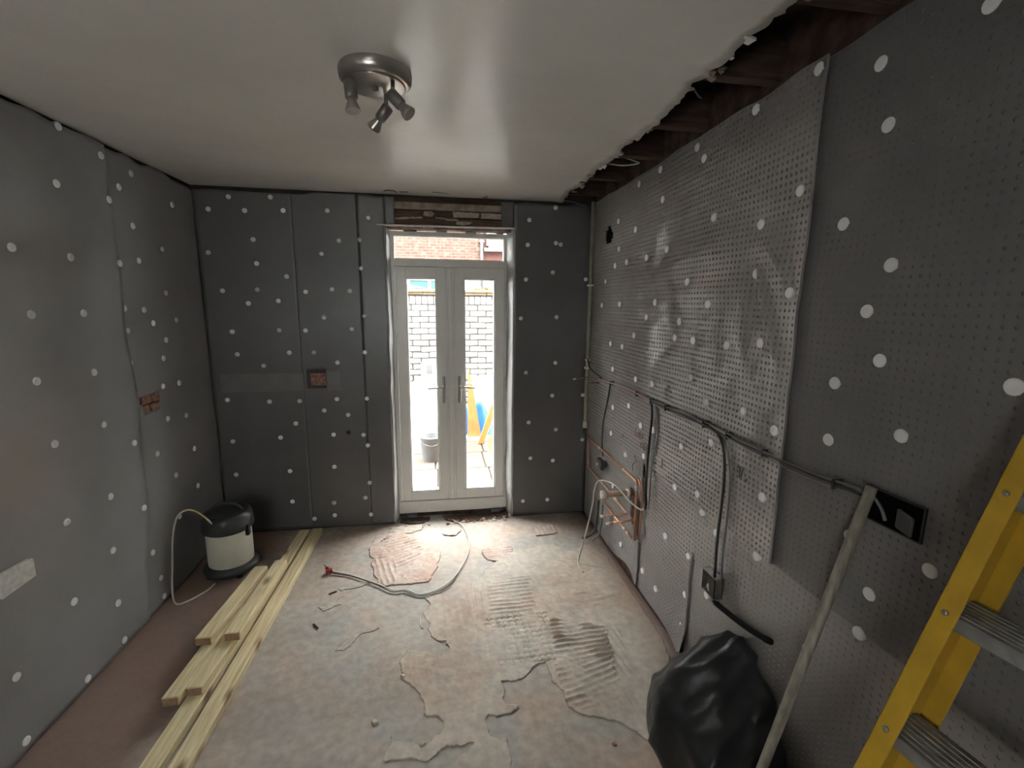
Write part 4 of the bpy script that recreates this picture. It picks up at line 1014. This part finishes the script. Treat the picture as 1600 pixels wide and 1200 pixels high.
mb = MB().tube(smooth_path([(W-0.030, -1.985, 0.500), (W-0.034, -2.10, 0.522), (W-0.036, -2.24, 0.552), (W-0.036, -2.36, 0.590)], 5), [0.006]+[0.012]*13+[0.014, 0.012], 8)
mb.build('slit_strip', M['slit'], sack)  # black strip set where the membrane shows a dark slit

# ---- stepladder leaning by the right wall, close to the viewer
TH, PH = 0.43, 0.111
d_ = Vector((math.sin(TH)*math.cos(PH), math.sin(TH)*math.sin(PH), math.cos(TH)))
t_ = Vector((math.sin(PH), -math.cos(PH), 0)); m_ = Vector((math.cos(PH), math.sin(PH), 0))
b_ = d_.cross(t_); b_ = b_ if b_.dot(m_) > 0 else -b_           # depth direction of the rail, square to it
P0 = Vector((2.578, -3.069, 1.010))                              # lowest visible bolt
foot = P0 - d_*(P0.z/d_.z)
lad = empty('step_ladder', foot); setp(lad, 'yellow fibreglass step ladder with grey metal treads at the right', 'ladder')
Ltot = 1.90
def rail(off, sgn, depth0, dep, name):
    o = foot + t_*off + b_*depth0 - t_*(0.018*sgn)
    mb_ = MB()
    mb_.obox(o, t_*(0.038*sgn), b_*0.005, d_*Ltot, 0.001)
    mb_.obox(o, t_*(0.005*sgn), b_*dep, d_*Ltot, 0.001)
    mb_.obox(o+b_*(dep-0.005), t_*(0.038*sgn), b_*0.005, d_*Ltot, 0.001)
    return mb_.build(name, M['ladder_y'], lad)
rA = rail(0.0, 1, 0.0, 0.115, 'side_rail'); rB = rail(0.42, -1, 0.0, 0.115, 'side_rail')
sp = 0.262; s0 = (P0-foot).length
k0 = -int(s0/sp)
for k in range(k0, 4):
    s_ = s0+sp*k
    if s_ < 0.12 or s_ > Ltot-0.08: continue
    c = foot+d_*s_
    q = c - t_*0.010 + m_*0.006
    tr = MB().obox(q+Vector((0, 0, -0.004)), t_*0.40, m_*0.095, Vector((0, 0, 0.004)))
    tr.obox(q+Vector((0, 0, -0.030)), t_*0.40, m_*0.004, Vector((0, 0, 0.030)), 0.001)
    tr.obox(q+m_*0.091+Vector((0, 0, -0.030)), t_*0.40, m_*0.004, Vector((0, 0, 0.030)), 0.001)
    for g in range(6):
        tr.obox(q+m_*(0.010+0.014*g), t_*0.40, m_*0.005, Vector((0, 0, 0.0025)))
    tread = tr.build('tread', M['alu'], lad)
    for off in (0.0, 0.42):
        MB().lathe([(0.006, 0), (0.0055, 0.003), (0.003, 0.0045)], n=10, o=c+t_*off, ax=-b_).build('bolt', M['chrome'], lad)
top = foot+d_*Ltot
MB().obox(top-t_*0.03-m_*0.02, t_*0.48, m_*0.11, Vector((0, 0, 0.03)), 0.006).build('top_cap', M['black'], lad)
for off in (0.0, 0.42):
    MB().obox(foot+t_*(off-0.024)-m_*0.004+Vector((0, 0, 0)), t_*0.048, m_*0.10, Vector((0, 0, 0.035)), 0.006).build('rubber_foot', M['black'], lad)

# ---- cables and pipes on the right wall
XR = W-0.030
run = [(-0.333, 1.272), (-0.541, 1.281), (-0.84, 1.292), (-1.073, 1.298), (-1.251, 1.290), (-1.561, 1.291), (-1.798, 1.294), (-2.037, 1.291), (-2.247, 1.288), (-2.417, 1.286), (-2.567, 1.297), (-2.630, 1.300)]
def wall_cable(P, dx, dz, r, m, name, label, group=None):
    Q = smooth_path([(XR+dx-(0.006 if y < -1.9 and y > -2.4 else 0), y, z+dz+0.004*math.sin(7*y+dz*300)) for y, z in P], 6)
    o = MB().tube(Q, r, 8).build(name, m); setp(o, label, 'cable', group); return o
wall_cable(run, 0.0, 0.007, 0.0042, M['greycable'], 'wall_cable', 'upper grey cable of the horizontal run along the right wall')
wall_cable(run, -0.003, -0.003, 0.0046, M['blackcable'], 'wall_cable', 'middle black cable of the horizontal run along the right wall')
wall_cable(run, 0.001, -0.013, 0.0038, M['greycable'], 'wall_cable', 'lower thin grey cable of the horizontal run along the right wall')
wall_cable(run[:5], -0.005, 0.001, 0.005, M['pinkwire'], 'wall_cable', 'copper toned wire on the far end of the horizontal cable run')
for i, (y, z) in enumerate([(-0.60, 1.283), (-1.05, 1.297), (-1.25, 1.290), (-1.43, 1.290), (-1.80, 1.294), (-1.98, 1.292), (-2.21, 1.288), (-2.53, 1.293)]):
    mb = MB().box(XR-0.010, XR+0.03, y-0.004, y+0.004, z-0.020, z+0.014, 0.002)
    o = mb.build('cable_clip', M['black']); 
    setp(o, 'black clip on the horizontal cable run, '+('farthest', 'second from the back corner', 'third from the back corner', 'fourth from the back corner', 'fifth from the back corner', 'sixth from the back corner', 'at the sheet seam', 'nearest the viewer')[i], 'cable clip', 'clips along the horizontal cable run')
wall_cable([(-1.245, 1.285), (-1.262, 1.255), (-1.268, 1.163), (-1.250, 0.92), (-1.256, 0.614)], 0.0, 0, 0.0075, M['blackcable'], 'drop_cable', 'thick black cable dropping from the run beside the handwriting')
wall_cable([(-1.262, 1.285), (-1.30, 1.25), (-1.341, 1.106), (-1.288, 0.893), (-1.284, 0.63)], 0.008, 0, 0.005, M['greycable'], 'drop_cable', 'slim grey cable bowing beside the thick black drop cable')
wall_cable([(-1.80, 1.290), (-1.88, 1.290), (-1.945, 1.270), (-1.983, 1.205), (-1.999, 1.064), (-1.990, 0.817), (-1.996, 0.625)], -0.004, 0, 0.0065, M['blackcable'], 'drop_cable', 'black cable curving down from the run to the steel socket box')
wall_cable([(-1.81, 1.280), (-1.90, 1.275), (-1.965, 1.240), (-2.005, 1.15), (-2.020, 1.0), (-2.012, 0.80), (-2.016, 0.632)], 0.014, -0.004, 0.0055, M['greycable'], 'drop_cable', 'grey cable running down beside the cable to the steel socket box')
wall_cable([(-0.55, 1.262), (-0.50, 1.10), (-0.44, 0.95), (-0.436, 0.792), (-0.47, 0.68)], 0.014, 0, 0.006, M['blackcable'], 'drop_cable', 'dark cable hanging near the back corner behind the copper pipe')
# tails of cable crossing to the back wall
o = MB().tube(smooth_path([(XR, -0.36, 1.270), (W-0.06, -0.22, 1.262), (W-0.09, -0.12, 1.25), (2.89, -0.06, 1.235), (2.83, -0.04, 1.225)], 5), 0.005, 8).build('cable_tail', M['greycable'])
setp(o, 'pale ended cable tail poking across the corner conduit', 'cable')
MB().tube([(2.845, -0.042, 1.228), (2.822, -0.04, 1.222)], 0.008, 8).build('stripped_end', M['palecable'], o)
o = MB().tube(smooth_path([(XR, -0.40, 1.290), (W-0.04, -0.28, 1.310), (W-0.05, -0.18, 1.335), (W-0.04, -0.08, 1.40)], 5), 0.006, 8).build('cable_tail', M['blackcable'])
setp(o, 'upper dark cable tail rising behind the corner conduit', 'cable')
o = MB().tube(smooth_path([(XR+0.004, -0.33, 1.240), (W-0.045, -0.27, 1.225), (W-0.05, -0.20, 1.215), (W-0.035, -0.12, 1.20)], 5), 0.005, 8).build('cable_tail', M['blackcable'])
setp(o, 'lower dark cable tail crossing behind the corner conduit', 'cable')
# conduit in the corner
con = empty('corner_conduit', (2.935, -0.05, 0.7)); setp(con, 'pale green vertical conduit pipe in the back right corner', 'conduit')
MB().tube([(2.936, -0.052, 2.648), (2.936, -0.052, 0.83)], 0.0155, 12).build('conduit_pipe', M['conduit'], con)
MB().tube([(2.936, -0.052, 0.86), (2.936, -0.052, 0.80)], 0.021, 12).build('coupling', M['solder'], con)
MB().tube([(2.936, -0.052, 0.80), (2.936, -0.052, 0.745)], 0.012, 10).build('tail_pipe', M['blackcable'], con)
for z in (1.39, 1.32, 2.0):
    MB().box(2.912, 2.962, -0.072, -0.034, z-0.009, z+0.009, 0.003).build('pipe_clip', M['solder'] if z < 1.35 or z > 1.38 else M['conduit'], con)
# copper pipes
def pipe(name, path, r, m, label, joints=()):
    o = empty(name, path[0]); setp(o, label, 'pipe', None)
    MB().tube(path, r, 12).build('tube', m, o)
    for a, b in joints: MB().tube([a, b], r*1.28, 12).build('joint', M['solder'], o)
    return o
X1, X2 = W-0.032, W-0.026
def arc(path, rad=0.02):
    P = [Vector(p) for p in path]; out = [P[0]]
    for i in range(1, len(P)-1):
        a = (P[i-1]-P[i]).normalized(); b = (P[i+1]-P[i]).normalized()
        for k in range(5):
            t = k/4; p0 = P[i]+a*rad; p1 = P[i]+b*rad
            out.append(p0*(1-t)**2+P[i]*2*t*(1-t)+p1*t*t)
    out.append(P[-1]); return out
pipe('copper_pipe', arc([(X1, -0.13, 0.745), (X1, -1.125, 0.738), (X1, -1.140, 0.345)]), 0.0085, M['copper'], 'copper pipe running level along the wall then turning down at its right end',
     [((X1, -0.90, 0.7395), (X1, -0.935, 0.7395)), ((X1, -0.42, 0.7425), (X1, -0.44, 0.7425)), ((X1, -1.1255, 0.71), (X1, -1.1275, 0.675))])
pipe('copper_pipe', arc([(W-0.013, -1.10, 0.752), (W-0.013, -1.168, 0.70), (W-0.013, -1.174, 0.594), (W-0.013, -1.162, 0.36)]), 0.006, M['copper'], 'slim copper pipe close behind the downturned copper pipe')
pipe('copper_pipe', arc([(X1, -0.16, 0.735), (X1, -0.185, 0.497), (X1, -0.60, 0.486), (X1, -1.002, 0.462), (2.75, -1.002, 0.452)], 0.012), 0.0075, M['copper'], 'copper pipe at mid height whose stub sticks out above the other stub',
     [((2.785, -1.002, 0.4535), (2.748, -1.002, 0.452)), ((X1, -0.78, 0.4755), (X1, -0.82, 0.473))])
pipe('copper_pipe', arc([(X1, -0.50, 0.36), (X1, -0.75, 0.342), (X1, -1.095, 0.338)]), 0.0075, M['copper'], 'lowest copper pipe running level along the wall',
     [((X1, -0.955, 0.3395), (X1, -0.99, 0.339)), ((X1, -1.02, 0.3385), (X1, -1.05, 0.338))])
pipe('copper_pipe', arc([(X1, -1.124, 0.505), (X1, -1.124, 0.478), (2.745, -1.124, 0.462)], 0.01), 0.0075, M['copper'], 'copper stub sticking out from the downturned pipe',
     [((2.785, -1.124, 0.465), (2.742, -1.124, 0.462))])
wp = empty('waste_pipe', (W, -0.985, 0.602)); setp(wp, 'fat dull waste pipe stub sticking out above the copper stubs', 'pipe')
MB().tube([(W+0.015, -0.985, 0.602), (2.775, -0.985, 0.600)], 0.0205, 16).build('tube', mat('beige waste pipe', (0.40, 0.27, 0.20), rough=0.5, var=0.15, vscale=20), wp)
MB().lathe([(0.018, -0.03), (0.027, -0.028), (0.027, 0.012), (0.022, 0.014)], n=20, o=(2.765, -0.985, 0.600), ax=(-1, 0, 0)).build('end_cap', M['solder'], wp)
MB().lathe([(0.028, 0), (0.029, 0.022), (0.022, 0.024)], n=18, o=(W-0.012, -0.985, 0.602), ax=(-1, 0, 0)).build('collar', M['solder'], wp)
# dark bent hoses by the corner floor
o = MB().tube(smooth_path([(2.90, -0.55, 0.36), (2.89, -0.57, 0.25), (2.88, -0.56, 0.13), (2.85, -0.53, 0.06), (2.80, -0.50, 0.025)], 5), 0.010, 8).build('hose', M['blackcable'])
setp(o, 'dark hose curving from the lowest pipes to the floor by the corner', 'hose')
MB().tube(smooth_path([(2.915, -0.60, 0.34), (2.905, -0.62, 0.22), (2.89, -0.61, 0.11), (2.86, -0.58, 0.045)], 5), 0.008, 8).build('hose_tail', M['greycable'], o)
# pale flex from the wall to the floor
P = [(W-0.03, -1.25, 0.615), (2.93, -1.20, 0.585), (2.90, -1.10, 0.60), (2.87, -0.98, 0.642), (2.84, -0.88, 0.645), (2.80, -0.80, 0.62), (2.78, -0.78, 0.55), (2.775, -0.77, 0.44), (2.75, -0.76, 0.28), (2.715, -0.765, 0.13), (2.675, -0.80, 0.03), (2.66, -0.86, 0.008), (2.67, -0.93, 0.012)]
o = MB().tube(smooth_path(P, 6), 0.0055, 8).build('flex_cable', M['palecable']); setp(o, 'pale flex draped over the waste pipe and trailing onto the floor', 'cable')
# small junction box in the corner
o = MB().box(W-0.05, W-0.012, -0.515, -0.42, 0.585, 0.66, 0.006).build('junction_box', M['boxdark']); setp(o, 'small dark junction box on the wall under the hanging cable', 'junction box')
MB().lathe([(0.014, 0), (0.014, 0.012)], n=10, o=(W-0.05, -0.465, 0.622), ax=(-1, 0, 0)).build('gland', M['solder'], o)
# steel socket box half way along
sb = empty('socket_box', (W-0.02, -1.955, 0.57)); setp(sb, 'open steel socket box at the foot of the curving black cable', 'socket box')
def open_box(parent, x, y0, y1, z0, z1, dep, m, m_in):
    mb_ = MB(); t = 0.003
    mb_.box(x-dep, x, y0, y0+t, z0, z1); mb_.box(x-dep, x, y1-t, y1, z0, z1); mb_.box(x-dep, x, y0, y1, z0, z0+t); mb_.box(x-dep, x, y0, y1, z1-t, z1)
    mb_.build('box_side', m, parent); MB().box(x-0.004, x-0.001, y0, y1, z0, z1).build('box_back', m_in, parent)
open_box(sb, W-0.008, -2.018, -1.915, 0.528, 0.628, 0.042, M['steel'], M['boxdark'])
MB().tube(smooth_path([(W-0.03, -1.998, 0.626), (W-0.04, -1.985, 0.60), (W-0.055, -1.975, 0.575), (W-0.05, -1.985, 0.55)], 4), 0.006, 8).build('wire_end', M['solder'], sb)
MB().box(W-0.056, W-0.05, -2.02, -1.965, 0.535, 0.625).build('face_lug', M['black'], sb)
# dark box at the end of the run behind the pole
eb = empty('end_box', (W-0.02, -2.68, 1.28)); setp(eb, 'dark open back box behind the top of the leaning pole', 'socket box')
open_box(eb, W-0.004, -2.79, -2.62, 1.225, 1.325, 0.009, M['boxdark'], M['void'])
MB().tube(smooth_path([(W-0.026, -2.625, 1.30), (W-0.03, -2.66, 1.305), (W-0.03, -2.69, 1.28), (W-0.024, -2.70, 1.25)], 5), 0.0045, 8).build('wire_loop', M['greycable'], eb)
MB().tube(smooth_path([(W-0.024, -2.63, 1.285), (W-0.03, -2.625, 1.25), (W-0.024, -2.635, 1.225)], 5), 0.004, 8).build('wire_loop', M['greycable'], eb)
MB().obox((W-0.030, -2.775, 1.235), (0.012, 0, 0), (0, 0.045, 0.012), (0, 0, 0.055), 0.004).build('face_plate', mat('dusty dark plate', (0.06, 0.058, 0.055), rough=0.5), eb)

# ---- rubble crumbs by the sill and on the floor
def chunk(x, y, z, s_, m, label, group):
    mb_ = MB()
    th = random.uniform(0.35, 0.7); n = 6; a0 = random.random()*6
    ring = [(s_*random.uniform(.6, 1.1)*math.cos(a0+2*math.pi*i/n), s_*random.uniform(.5, 1.0)*math.sin(a0+2*math.pi*i/n)) for i in range(n)]
    vs = [(x+u, y+v, z-0.001) for u, v in ring]+[(x+u*0.7+random.uniform(-.2, .2)*s_, y+v*0.7, z+s_*th*random.uniform(.7, 1.2)) for u, v in ring]
    fs = [tuple(range(n))[::-1], tuple(range(n, 2*n))]+[(i, (i+1) % n, n+(i+1) % n, n+i) for i in range(n)]
    mb_.add(vs, fs); o = mb_.build('rubble_crumb', m); setp(o, label, 'rubble', group); return o
for k in range(34):
    x = random.uniform(1.74, 2.29); y = random.uniform(-0.07, 0.04)
    chunk(x, y, -0.002, random.uniform(0.008, 0.024), M['rubble'] if k % 3 else M['brickcrumb'], 'small mortar or brick crumb in the broken strip along the door sill', 'crumbs along the door sill')
for k in range(10):
    chunk(random.uniform(1.33, 1.60), random.uniform(-0.10, -0.02), -0.002, random.uniform(0.008, 0.018), M['rubble'], 'pale mortar crumb on the floor left of the door pit', 'crumbs left of the door pit')
for x, y, s_, m, l in [(1.394, -1.905, 0.020, M['rubble'], 'brown lump of plaster on the bare concrete in the foreground'), (1.607, -2.045, 0.018, M['rubble'], 'knob of mortar standing on the foreground adhesive arm'),
                       (2.415, -2.165, 0.014, M['brickcrumb'], 'small dark stone on bare concrete near the sack'), (1.50, -1.66, 0.016, M['rubble'], 'dark crumb on the left edge of the big adhesive patch'),
                       (1.24, -0.28, 0.014, M['wpatch'], 'white chip inside the cable loop'), (2.72, -0.75, 0.014, M['wpatch'], 'white flake by the foot of the right wall')]:
    chunk(x, y, 0.002, s_, m, l, None)
for x, y, a, L, l in [(0.955, -1.205, -50, 0.055, 'thin dark splinter on bare floor right of the timbers'), (0.985, -0.93, 30, 0.05, 'dark wood splinter near the red connector'), (1.245, -0.27, 25, 0.05, 'black splinter inside the cable loop')]:
    c, s_ = math.cos(math.radians(a)), math.sin(math.radians(a))
    o = MB().obox((x, y, 0.001), (L*c, L*s_, 0), (-0.010*s_, 0.010*c, 0), (0, 0, 0.007), 0.001).build('splinter', M['oldwood']); setp(o, l, 'splinter')
o = MB().tube(smooth_path([(1.585, -1.33, 0.004), (1.572, -1.30, 0.006), (1.568, -1.24, 0.005)], 4), 0.004, 6).build('wire_offcut', M['palecable']); setp(o, 'short white wire offcut beside the big adhesive patch', 'wire')

# ================================================================== THE YARD OUTSIDE
G = -0.10
yard = MB().box(-18, 21, 0.3, 16, G-0.3, G-0.022).build('yard_ground', M['slabjoint']); setp(yard, 'sandy ground of the back yard under the paving', 'ground', kind='structure')
sm = MB().obox((-0.294, -0.287, -0.03), (0.588, 0, 0), (0, 0.574, 0), (0, 0, 0.03), 0.005).mesh('paving_slab'); sm.materials.append(M['slab'])
for j in range(5):
    for i in range(8):
        o = bpy.data.objects.new('paving_slab', sm); COL.objects.link(o)
        o.location = (-0.78+0.605*i+(0.30 if j % 2 == 0 else 0.33), 0.66+0.59*j, G+random.uniform(-.002, .002)); o.parent = yard
ywall = MB().box(-1.2, 5.0, 3.012, 3.25, G, 1.96).build('yard_wall', M['paint_joint']); setp(ywall, 'white painted brick yard wall with buff coping', 'wall', kind='structure')
def brick_me(L, Hh, seed):
    random.seed(seed)
    mb_ = MB().obox((-L/2, 0, -Hh/2), (L, 0, 0), (0, 0.05, 0), (0, 0, Hh), 0.008)
    mb_.v = [(x+random.uniform(-.004, .004), y+random.uniform(-.003, .003), z+random.uniform(-.004, .004)) for x, y, z in mb_.v]
    me = mb_.mesh('brick'); me.materials.append(M['paint_brick']); return me
bm = [brick_me(0.215, 0.0655, i) for i in range(4)]; sold = [brick_me(0.073, 0.118, 9), brick_me(0.073, 0.118, 10)]
random.seed(5)
for j in range(22):
    z = 1.828-0.085*(j+0.5)-0.0
    if z < G+0.03: break
    for i in range(12):
        o = bpy.data.objects.new('brick', random.choice(bm)); COL.objects.link(o)
        o.location = (0.50+0.236*i+(0.118 if j % 2 else 0)+random.uniform(-.004, .004), 3.0+random.uniform(-.008, .003), z+random.uniform(-.004, .004))
        o.rotation_euler = (0, random.uniform(-.02, .02), 0); o.parent = ywall
for i in range(34):
    o = bpy.data.objects.new('brick', random.choice(sold)); COL.objects.link(o)
    o.location = (0.42+0.084*i, 3.0+random.uniform(-.004, .003), 1.892); o.parent = ywall
for i in range(7):
    MB().obox((-1.2+0.9*i, 2.95, 1.965), (0.89, 0, 0), (0, 0.34, 0), (0, 0, 0.035), 0.006).obox((-1.2+0.9*i, 2.93, 2.0), (0.89, 0, 0), (0, 0.38, 0), (0, 0, 0.04), 0.006).build('coping_stone', M['coping'], ywall)

# white boards leaning on the yard wall
def leaning(poly, y0, y1, t, m, name, label, cat, group=None):
    zs = [p[1] for p in poly]; z0, z1 = min(zs), max(zs)
    f = lambda z: y0+(y1-y0)*(z-z0)/(z1-z0)
    o = MB().prism(poly, lambda u, v, tt: (u, f(v)-tt, v), t).build(name, m); setp(o, label, cat, group); return o
leaning([(1.33, G), (1.60, G), (1.79, 0.72), (1.79, 0.80), (1.385, 0.835), (1.25, 0.60), (1.22, G)], 2.60, 2.70, 0.03, M['yardwhite'], 'white_board', 'large white board with a clipped corner behind the bucket', 'board')
o = leaning([(1.44, G), (1.96, G), (1.96, 1.0), (1.44, 1.0)], 2.955, 2.985, 0.025, M['yardwhite'], 'white_board', 'upright white board standing furthest back against the yard wall', 'board')
MB().box(1.52, 1.60, 2.940, 2.958, 0.84, 0.97).build('grey_window', M['bucket'], o)
# bucket
bk = empty('bucket', (1.595, 1.90, G)); setp(bk, 'grey plastic bucket on the patio outside the left door leaf', 'bucket')
MB().lathe([(0.001, 0.004), (0.118, 0.0), (0.120, 0.004), (0.150, 0.30), (0.158, 0.305), (0.158, 0.318), (0.149, 0.318), (0.145, 0.30), (0.116, 0.012), (0.001, 0.010)], n=32, o=(1.595, 1.90, G), caps=False).build('bucket_body', M['bucket'], bk)
MB().tube(smooth_path([(1.595-0.155, 1.90, G+0.30), (1.595-0.12, 1.82, G+0.25), (1.595, 1.745, G+0.22), (1.595+0.12, 1.82, G+0.25), (1.595+0.155, 1.90, G+0.30)], 5), 0.004, 6).build('bucket_handle', M['greycable'], bk)
# blue tarpaulin heap
def tarp():
    n = 26; V = []; F = []
    for i in range(n+1):
        for j in range(n+1):
            u, v = i/n, j/n
            x = 1.66+0.86*u; y = 2.735+0.175*v
            prof = math.sin(math.pi*min(1, max(0, u)))**0.6*math.sin(math.pi*(0.08+0.92*v)*0.62)
            z = G+0.004+0.56*prof*(0.82+0.30*math.exp(-((u-0.78)/0.12)**2))+0.035*float(fbm(np.array(x*7), np.array(y*7), 301))*(1 if prof > .1 else 0)
            V.append((x, y, max(G+0.004, z) if x < 1.9 else max(G+0.056, z)))
    for i in range(n):
        for j in range(n): F.append([i*(n+1)+j, (i+1)*(n+1)+j, (i+1)*(n+1)+j+1, i*(n+1)+j+1])
    return mesh_np('tarpaulin', np.array(V), F)
o = link('tarpaulin', tarp(), M['blue'], None, smooth=False); setp(o, 'crumpled blue tarpaulin heap on the patio below the yard wall', 'tarpaulin')
leaning([(2.09, G+0.052), (2.285, G+0.052), (2.155, 0.76), (2.10, 0.97)], 2.68, 2.705, 0.03, M['orange'], 'orange_board', 'narrow tapering orange board standing left of the blue tarpaulin', 'board')
o = MB().obox((2.215, 2.46, G+0.004), (0.085, 0.0, -0.0), (0.02, 0.07, 0), (0.27, 0.03, 0.76), 0.006).build('orange_board', M['orange']); setp(o, 'thick orange timber slanting to the right on the patio', 'board')
o = MB().obox((2.335, 2.43, G+0.002), (0.0, -1.35, 0), (0.02, 0, 0.004), (0.30, 0.0, 0.72), 0.003).build('ochre_sheet', M['ochre']); setp(o, 'flat yellow ochre sheet leaning to the right in front of the orange timber', 'sheet')
MB().obox((2.318, 2.43, G+0.002), (0.0, -1.35, 0), (0.016, 0, 0), (0.0, 0.0, 0.03)).build('white_edge', M['yardwhite'], o)
# radiator leaning on wall
rad = empty('radiator', (2.40, 2.85, G)); setp(rad, 'white panel radiator standing behind the blue tarpaulin', 'radiator')
MB().box(2.15, 2.77, 2.94, 2.965, G+0.12, 0.79, 0.006).box(2.15, 2.77, 2.972, 2.985, G+0.12, 0.79, 0.004).build('panel', M['yardwhite'], rad)
for i in range(9):
    MB().box(2.165+0.065*i, 2.20+0.065*i, 2.930, 2.942, G+0.18, 0.69, 0.005).build('rib', M['yardwhite'], rad)
for x in (2.22, 2.33, 2.44):
    MB().lathe([(0.010, 0), (0.010, 0.004)], n=10, o=(x, 2.941, 0.745), ax=(0, -1, 0)).build('screw_hole', M['bucket'], rad)
for x in (2.20, 2.68): MB().box(x, x+0.04, 2.945, 2.985, G+0.052, G+0.13).build('foot', M['yardwhite'], rad)
o = MB().box(1.97, 3.1, 2.62, 2.988, G, G+0.05, 0.004).build('white_plinth', M['yardwhite']); setp(o, 'low white plinth on the paving below the blue tarpaulin', 'plinth')
# plants on the wall top
for n_, (x, y, s_, m, lab) in enumerate([(2.26, 3.10, 0.13, M['plant'], 'rusty brown weed growing on the yard wall top'), (2.42, 3.12, 0.10, M['plantg'], 'yellowish weed growing on the yard wall top at the right')]):
    random.seed(40+n_); mb = MB()
    for k in range(46):
        a = random.random()*6.28; el = random.uniform(0.2, 1.3); L = s_*random.uniform(.5, 1.1)
        dv = Vector((math.cos(a)*math.cos(el), math.sin(a)*math.cos(el)*0.6, math.sin(el)*0.75))*L
        sd = Vector((-math.sin(a), math.cos(a), 0))*0.010; b0 = Vector((x+random.uniform(-.03, .03), y, 2.038))
        mb.add([b0, b0+dv*0.5+sd, b0+dv, b0+dv*0.5-sd], [(0, 1, 2, 3)])
    setp(mb.build('weed', m), lab, 'plant')

# low slated outhouse roof behind the wall and the house across the lane
oh = empty('outhouse', (0.2, 5.2, G)); setp(oh, 'low outhouse with grey slate roof behind the yard wall', 'building')
MB().box(-2.0, 1.2, 5.0, 7.0, G, 2.02).build('outhouse_wall', M['render'], oh)
MB().add([(-2.1, 4.95, 2.0), (1.85, 4.95, 2.06), (1.05, 4.95, 2.21), (-2.1, 4.95, 3.0), (-2.1, 7.0, 2.0), (1.85, 7.0, 2.06), (1.05, 7.0, 2.21), (-2.1, 7.0, 3.0)],
         [(0, 1, 2, 3), (7, 6, 5, 4), (0, 4, 5, 1), (1, 5, 6, 2), (2, 6, 7, 3), (3, 7, 4, 0)]).build('slate_roof', M['slate'], oh)
hs = empty('far_house', (2, 11, G)); setp(hs, 'red brick house with white rendered ground floor across the lane', 'building')
MB().box(-16, 3.02, 11.0, 11.6, 2.95, 7.0).build('brick_wall', M['farbrick'], hs)
MB().box(3.02, 19, 11.06, 11.6, 2.95, 7.0).build('brick_wall', mat('deep red brick', (0.036, 0.008, 0.006), rough=0.9, col2=(0.05, 0.016, 0.012), vscale=9), hs)
MB().box(-16, 19, 11.02, 11.6, G, 2.95).build('rendered_wall', M['render'], hs)
MB().box(-16, 19, 10.9, 11.0, 2.93, 3.02).build('string_course', M['render'], hs)
MB().add([(-16.2, 10.7, 7.0), (19.2, 10.7, 7.0), (19.2, 14, 9.2), (-16.2, 14, 9.2), (-16.2, 10.7, 6.9), (19.2, 10.7, 6.9), (19.2, 14, 6.9), (-16.2, 14, 6.9)],
         [(0, 1, 2, 3), (7, 6, 5, 4), (4, 5, 1, 0), (5, 6, 2, 1), (6, 7, 3, 2), (7, 4, 0, 3)]).build('roof', M['slate'], hs)
MB().tube([(3.06, 10.93, G), (3.06, 10.93, 6.9)], 0.05, 10).build('downpipe', M['downpipe'], hs)
for z in (2.6, 3.72): MB().box(2.98, 3.14, 10.9, 10.98, z, z+0.06).build('pipe_bracket', M['downpipe'], hs)
def window(x0, x1, z0, z1, pane, mull):
    w_ = MB().box(x0, x1, 10.93, 11.05, z0, z0+0.07).box(x0, x1, 10.93, 11.05, z1-0.07, z1).box(x0, x0+0.07, 10.93, 11.05, z0, z1).box(x1-0.07, x1, 10.93, 11.05, z0, z1)
    for k in mull: w_.box(k-0.04, k+0.04, 10.93, 11.05, z0, z1)
    f = w_.build('window', M['yardwhite'], hs); MB().box(x0+0.05, x1-0.05, 10.99, 11.0, z0+0.05, z1-0.05).build('pane', pane, f)
    MB().box(x0-0.08, x1+0.08, 10.86, 11.02, z0-0.10, z0).build('sill', M['bucket'] if pane is M['greyglass'] else M['yardwhite'], f)
window(0.78, 1.95, 1.55, 2.62, M['teal'], [1.44])
window(3.18, 4.2, 1.6, 2.68, M['greyglass'], [3.7])
window(3.22, 3.82, 3.56, 4.7, M['greyglass'], [])
